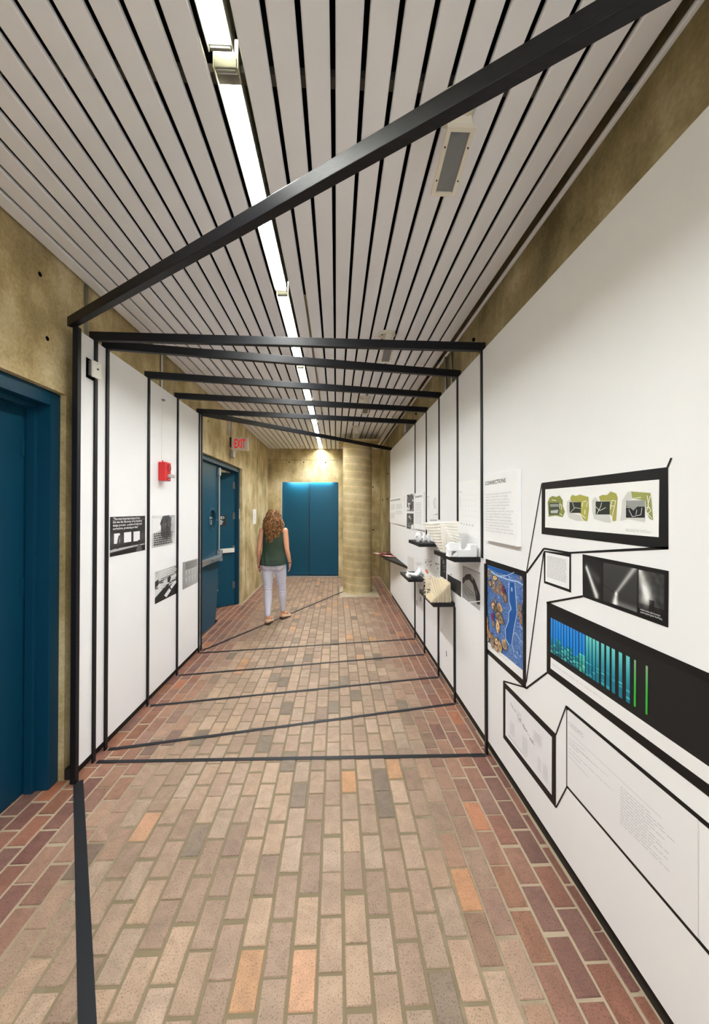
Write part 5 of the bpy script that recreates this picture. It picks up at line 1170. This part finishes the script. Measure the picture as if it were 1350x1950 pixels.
# ------------------------------------------------------------------ the walking woman
skin = plain('skin', rgb(208, 150, 116), .5, noise_amt=.05, scale=14)
tank_m = plain('dark green jersey', rgb(50, 64, 52), .85, spec=.2, noise_amt=.10, scale=9, bump=.12)
jean_m = plain('pale lilac denim', rgb(206, 205, 218), .8, spec=.2, noise_amt=.04, scale=14, bump=.06)
shoe_m = plain('tan suede', rgb(196, 164, 134), .7, noise_amt=.05)
sole_m = plain('dark sole', rgb(52, 42, 38), .6)
def hair_material():
    m, nt, b = new_mat('curly brown hair'); L = nt.links.new
    g = N(nt, 'ShaderNodeNewGeometry'); no = N(nt, 'ShaderNodeTexNoise'); no.inputs['Scale'].default_value = 34; no.inputs['Detail'].default_value = 3
    cr = N(nt, 'ShaderNodeValToRGB'); e = cr.color_ramp.elements; e[0].position = .34; e[0].color = rgb(58, 36, 20); e[1].position = .68; e[1].color = rgb(176, 122, 64)
    L(g.outputs['Position'], no.inputs['Vector']); L(no.outputs['Fac'], cr.inputs['Fac']); L(cr.outputs[0], b.inputs['Base Color']); b.inputs['Roughness'].default_value = .42
    return m
hair_m = hair_material()
WX, WY = -.955, 5.90
def remeshed(mb, name, mat, voxel, smooth_it, parent=None):
    tmp = mb.build('tmp_body', mat); tmp.location = (0, 0, 0)
    md = tmp.modifiers.new('r', 'REMESH'); md.mode = 'VOXEL'; md.voxel_size = voxel; md.use_smooth_shade = True
    s = tmp.modifiers.new('s', 'SMOOTH'); s.factor = .5; s.iterations = smooth_it
    bpy.context.view_layer.update()
    me = bpy.data.meshes.new_from_object(tmp.evaluated_get(bpy.context.evaluated_depsgraph_get()))
    me.name = name; bpy.data.objects.remove(tmp)
    for p in me.polygons: p.use_smooth = True
    o = bpy.data.objects.new(name, me); COL.objects.link(o)
    if parent is not None: attach(o, parent)
    return o
def P3(x, y, z): return Vector((WX+x, WY+y, z))
def limb(mb, pts, rs, n=12):
    """tapered limb: rings along a smoothed centre line, rounded ends"""
    mb.tube(pts, rs, n)
    for p, r in ((pts[0], rs[0]), (pts[-1], rs[-1])): mb.ball(p, r*.99, n, 8)
    for p, r in zip(pts[1:-1], rs[1:-1]): mb.ball(p, r*1.0, n, 8)
J = dict(lsh=P3(-.168, 0, 1.395), lel=P3(-.216, -.02, 1.115), lwr=P3(-.236, .045, .895), rsh=P3(.172, 0, 1.395), rel=P3(.208, -.02, 1.11), rwr=P3(.246, .035, .905),
         lhip=P3(-.086, 0, .90), lkn=P3(-.080, -.005, .49), lan=P3(-.068, -.085, .105), rhip=P3(.092, 0, .90), rkn=P3(.122, .10, .50), ran=P3(.118, .20, .120))
b = MB()
# torso, neck, head
for z, rx, ry, y in ((.93, .165, .115, .0), (1.0, .158, .108, .0), (1.08, .138, .098, .0), (1.16, .138, .10, .0), (1.25, .148, .105, .0), (1.34, .150, .100, .0), (1.39, .128, .080, .0)): b.ball(P3(0, y, z), (rx, ry, .085), 18, 10)
limb(b, [P3(-.06, 0, 1.405), J['lsh']], [.055, .052]); limb(b, [P3(.06, 0, 1.405), J['rsh']], [.055, .052])
limb(b, [P3(0, .0, 1.38), P3(0, .012, 1.45), P3(0, .025, 1.52)], [.060, .052, .054])
b.ball(P3(0, .035, 1.585), (.073, .092, .105), 18, 12); b.ball(P3(0, .075, 1.535), (.052, .055, .06), 14, 8)      # cranium and jaw
b.ball(P3(0, .128, 1.575), (.012, .022, .02), 8, 6); b.ball(P3(0, .122, 1.59), (.009, .012, .03), 8, 6)          # nose
b.ball(P3(0, .118, 1.533), (.024, .012, .008), 8, 6)                                                             # lips
for s in (-1, 1): b.ball(P3(s*.075, .03, 1.578), (.010, .02, .03), 8, 6); b.ball(P3(s*.03, .108, 1.612), (.02, .012, .008), 8, 6)
# arms
for sh_k, el_k, wr_k, s in (('lsh', 'lel', 'lwr', -1), ('rsh', 'rel', 'rwr', 1)):
    a, e, w = J[sh_k], J[el_k], J[wr_k]
    limb(b, [a, a.lerp(e, .35), a.lerp(e, .75), e, e.lerp(w, .3), e.lerp(w, .75), w], [.050, .047, .041, .036, .037, .029, .024])
    d = (w-e).normalized(); pal = w+Vector((-s*.004, .012, -.048)); b.ball(w.lerp(pal, .55), (.020, .033, .042), 10, 8); b.ball(pal, (.017, .036, .038), 10, 8)
    for k_ in range(4):     # four fingers, curled forward and inwards
        oy = (-.024+.016*k_); ln = (.060, .074, .078, .066)[k_]; base = pal+Vector((0, oy+.004, -.026))
        p1 = base+Vector((-s*.003, .004, -ln*.45)); p2 = p1+Vector((-s*.012, .010, -ln*.30)); p3 = p2+Vector((-s*.014, .010, -ln*.12)); b.tube([base, p1, p2, p3], [.0088, .0082, .0076, .0066], 8); b.ball(p3, .0064, 8, 6); b.ball(p1, .0083, 8, 6); b.ball(p2, .0077, 8, 6)
    th = w+Vector((-s*.006, .030, -.030)); t1_ = th+Vector((-s*.008, .026, -.022)); t2_ = t1_+Vector((-s*.006, .008, -.026)); b.tube([th, t1_, t2_], [.012, .0095, .0078], 8); b.ball(t2_, .0076, 8, 6); b.ball(t1_, .0096, 8, 6)
# legs and feet
for h_k, k_k, a_k, toe in (('lhip', 'lkn', 'lan', P3(-.045, .085, .030)), ('rhip', 'rkn', 'ran', P3(.185, .335, .022))):
    h, k, a = J[h_k], J[k_k], J[a_k]
    limb(b, [h, h.lerp(k, .4), h.lerp(k, .85), k, k.lerp(a, .28), k.lerp(a, .7), a], [.092, .080, .058, .054, .056, .039, .034])
    heel = a+(a-toe).normalized()*.03; heel.z = a.z-.055 if a_k == 'ran' else .048
    limb(b, [heel, a.lerp(toe, .45)+Vector((0, 0, .004)), toe+Vector((0, 0, .008))], [.028, .032, .022])
    fd = (toe-heel); fd.z = 0; fd.normalize(); sd_ = Vector((fd.y, -fd.x, 0))
    for q_ in range(5): b.ball(toe+fd*.018+sd_*(.022-.011*q_), .0095, 8, 6)
b.ball(P3(-.08, -.045, .88), (.078, .065, .075), 14, 10); b.ball(P3(.085, -.045, .88), (.078, .065, .075), 14, 10)
person = remeshed(b, 'person', skin, .0075, 4)
tag(person, 'woman seen from behind walking down the corridor, green sleeveless top and pale jeans', 'person')
for s in (-1, 1): MB().ball(P3(s*.03, .122, 1.596), .010, 10, 8).build('eye', ink, person, smooth=True)
# sleeveless top
t_ = MB()
for z, rx, ry, y in ((.86, .212, .165, -.02), (.90, .210, .162, -.02), (.95, .202, .152, -.015), (1.0, .192, .138, -.008), (1.05, .182, .130, -.003), (1.10, .174, .126, 0), (1.15, .170, .124, 0), (1.20, .169, .124, 0), (1.25, .169, .124, 0), (1.30, .168, .122, 0), (1.34, .164, .118, 0)): t_.ball(P3(0, y, z), (rx, ry, .085), 26, 12)
for s in (-1, 1): limb(t_, [P3(s*.088, 0, 1.30), P3(s*.095, .0, 1.40), P3(s*.092, .0, 1.432)], [.070, .045, .034])
limb(t_, [P3(-.10, -.02, 1.37), P3(.10, -.02, 1.37)], [.062, .062])
# flat hem: cut the lower part away
tank = remeshed(t_, 'tank_top', tank_m, .008, 45)
bm = bmesh.new(); bm.from_mesh(tank.data)
bmesh.ops.bisect_plane(bm, geom=bm.verts[:]+bm.edges[:]+bm.faces[:], plane_co=P3(0, 0, .905), plane_no=(0, .12, -1), clear_outer=True)
for v in bm.verts:      # soft folds
    f_ = max(0, min(1, (1.15-v.co.z)/.2)); v.co += Vector((0, -1, 0))*f_*.005*math.sin(v.co.x*58+v.co.z*16+3*math.sin(v.co.x*17))+Vector((0, 0, 1))*0
bm.to_mesh(tank.data); bm.free(); attach(tank, person)
# jeans
j_ = MB()
for z, rx, ry, y in ((.955, .168, .118, 0), (.91, .178, .125, -.005), (.86, .172, .122, -.01)): j_.ball(P3(.002, y, z), (rx, ry, .075), 20, 10)
for s in (-1, 1): j_.ball(P3(s*.086, -.058, .880), (.090, .084, .092), 16, 10)
for h_k, k_k, a_k in (('lhip', 'lkn', 'lan'), ('rhip', 'rkn', 'ran')):
    h, k, a = J[h_k], J[k_k], J[a_k]; a2 = k.lerp(a, .90)
    limb(j_, [h, h.lerp(k, .4), h.lerp(k, .85), k, k.lerp(a, .28), k.lerp(a, .65), a2], [.102, .090, .067, .062, .064, .050, .043], 14)
jeans = remeshed(j_, 'jeans', jean_m, .008, 5)
bm = bmesh.new(); bm.from_mesh(jeans.data)
for v in bm.verts:      # creases behind the knees
    kk = math.exp(-((v.co.z-.52)/.10)**2); v.co.y -= kk*.004*math.sin(v.co.z*170+v.co.x*30)
bm.to_mesh(jeans.data); bm.free(); attach(jeans, person)
for s in (-1, 1):
    m = MB(); c = P3(s*.09, -.152, .90)
    for e in range(2): pass
    m.tube([c+Vector((-.045, .012*(s < 0)+.002, -.012)), c+Vector((-.045, .010*(s < 0), -.03)), c+Vector((0, -.003, -.045)), c+Vector((.045, .010*(s > 0), -.03)), c+Vector((.045, .012*(s > 0)+.002, -.012))], .0022, 6); m.build('pocket_seam', plain('denim seam', rgb(176, 174, 188), .8) if 'denim seam' not in MATS else MATS['denim seam'], jeans)
# shoes
for nm, a_k, toe in (('shoe', 'lan', P3(-.045, .085, .030)), ('shoe', 'ran', P3(.185, .335, .022))):
    a = J[a_k]; fd = Vector((toe.x-a.x, toe.y-a.y, 0)).normalized(); sd_ = Vector((fd.y, -fd.x, 0)); heel = Vector((a.x, a.y, 0))-fd*.042
    s_ = MB(); prof = [(-.004, .030), (.02, .036), (.07, .036), (.12, .040), (.17, .045), (.205, .040), (.232, .022)]
    def ring(z, gr): return [heel+fd*d+sd_*(w+gr)+Vector((0, 0, z(d))) for d, w in prof]+[heel+fd*d-sd_*(w+gr)+Vector((0, 0, z(d))) for d, w in reversed(prof)]
    zs0 = lambda d: .0008; zs1 = lambda d: max(.014, .040-.16*d)
    r0, r1 = ring(zs0, 0), ring(zs1, 0.001); n_ = len(r0)
    s_.add(r0+r1, [tuple(range(n_))[::-1], tuple(range(n_, 2*n_))]+[(i, (i+1) % n_, n_+(i+1) % n_, n_+i) for i in range(n_)])
    up = MB(); zz = [zs1, lambda d: zs1(d)+.016, lambda d: zs1(d)+(.040 if d < .08 else .030 if d < .15 else .024)]
    rr = ring(zz[0], 0.002)+ring(zz[1], .003)+[heel+fd*.11+(p-(heel+fd*.11))*.86+Vector((0, 0, p.z*.14-.0)) for p in ring(zz[2], -.006)]
    up.add(rr, [(L*n_+i, L*n_+(i+1) % n_, (L+1)*n_+(i+1) % n_, (L+1)*n_+i) for L in (0, 1) for i in range(n_)]+[tuple(2*n_+i for i in range(n_))] if False else [(L*n_+i, L*n_+(i+1) % n_, (L+1)*n_+(i+1) % n_, (L+1)*n_+i) for L in (0, 1) for i in range(n_)])
    # closed heel cup and open vamp
    so = up.build('shoe', shoe_m, person, smooth=True); md = so.modifiers.new('t', 'SOLIDIFY'); md.thickness = .003; md.offset = 1
    MB().ball(heel+fd*.185+Vector((0, 0, .035)), (.038, .050, .024), 14, 8, rot=Matrix.Rotation(math.atan2(-fd.x, fd.y), 3, 'Z')).build('toe_cap', shoe_m, so, smooth=True)
    s_.build('sole', sole_m, so)
# bracelet, held red notebook
w = J['rwr']; d = (J['rwr']-J['rel']).normalized(); a_ = d.orthogonal().normalized(); b2_ = d.cross(a_)
MB().tube([w-d*.012+(a_*math.cos(t*.5236)+b2_*math.sin(t*.5236))*.0285 for t in range(13)], .0048, 8, cap=False).build('bracelet', dark, person, smooth=True)
# curly hair: soft mass plus many curls
hm = MB()
hm.ball(P3(0, .012, 1.602), (.108, .122, .120), 16, 10); hm.ball(P3(0, -.045, 1.52), (.138, .092, .130), 18, 10); hm.ball(P3(0, -.060, 1.40), (.112, .070, .125), 18, 10); hm.ball(P3(-.03, -.075, 1.30), (.066, .045, .095), 14, 8); hm.ball(P3(-.085, -.02, 1.47), (.062, .08, .11), 12, 8); hm.ball(P3(.085, -.02, 1.47), (.066, .08, .11), 12, 8)
for k in range(3): pass
hr = remeshed(hm, 'hair', hair_m, .010, 4)
bm = bmesh.new(); bm.from_mesh(hr.data); bmesh.ops.bisect_plane(bm, geom=bm.verts[:]+bm.edges[:]+bm.faces[:], plane_co=P3(0, .072, 1.5), plane_no=(0, 1, .35), clear_outer=True); bm.to_mesh(hr.data); bm.free(); attach(hr, person)
r9 = random.Random(77); cm = MB(); hv = [(v.co.copy(), v.normal.copy()) for v in hr.data.vertices]
for k in range(620):
    p, nrm = hv[r9.randrange(len(hv))]
    if p.z < 1.24: continue
    ln = r9.uniform(.04, .085); rad = r9.uniform(.007, .013); ph = r9.uniform(0, 6.28); t1v = Vector((0, 0, -1)); t1v = (t1v-nrm*t1v.dot(nrm)*.8).normalized(); sdv = t1v.cross(nrm).normalized() if t1v.cross(nrm).length > 1e-3 else Vector((1, 0, 0))
    pts = []
    for q_ in range(9):
        u_ = q_/8; an = ph+u_*9.0; pts.append(p+nrm*(.003+rad*(1+math.cos(an))*.6)+sdv*rad*math.sin(an)+t1v*ln*(u_-.3))
    cm.tube(pts, [.0035+.0025*math.sin(math.pi*q_/8) for q_ in range(9)], 4, cap=False)
co = cm.build('curls', hair_m, hr, smooth=True); co['kind'] = 'stuff'
nb = MB().obox(J['lwr']+Vector((.020, .03, -.062)), (.006, 0, .002), (0, .055, .02), (-.003, -.016, .042)).build('red_notebook', plain('red cover', rgb(150, 36, 34), .4), bevel=.003)
tag(nb, 'small red notebook held in the left hand of the walking woman', 'notebook')
MB().obox(J['lwr']+Vector((.0205, .03, -.062)), (.0064, 0, .002), (0, .056, .02), (-.0006, -.003, .007)).build('elastic_band', paper_white, nb)
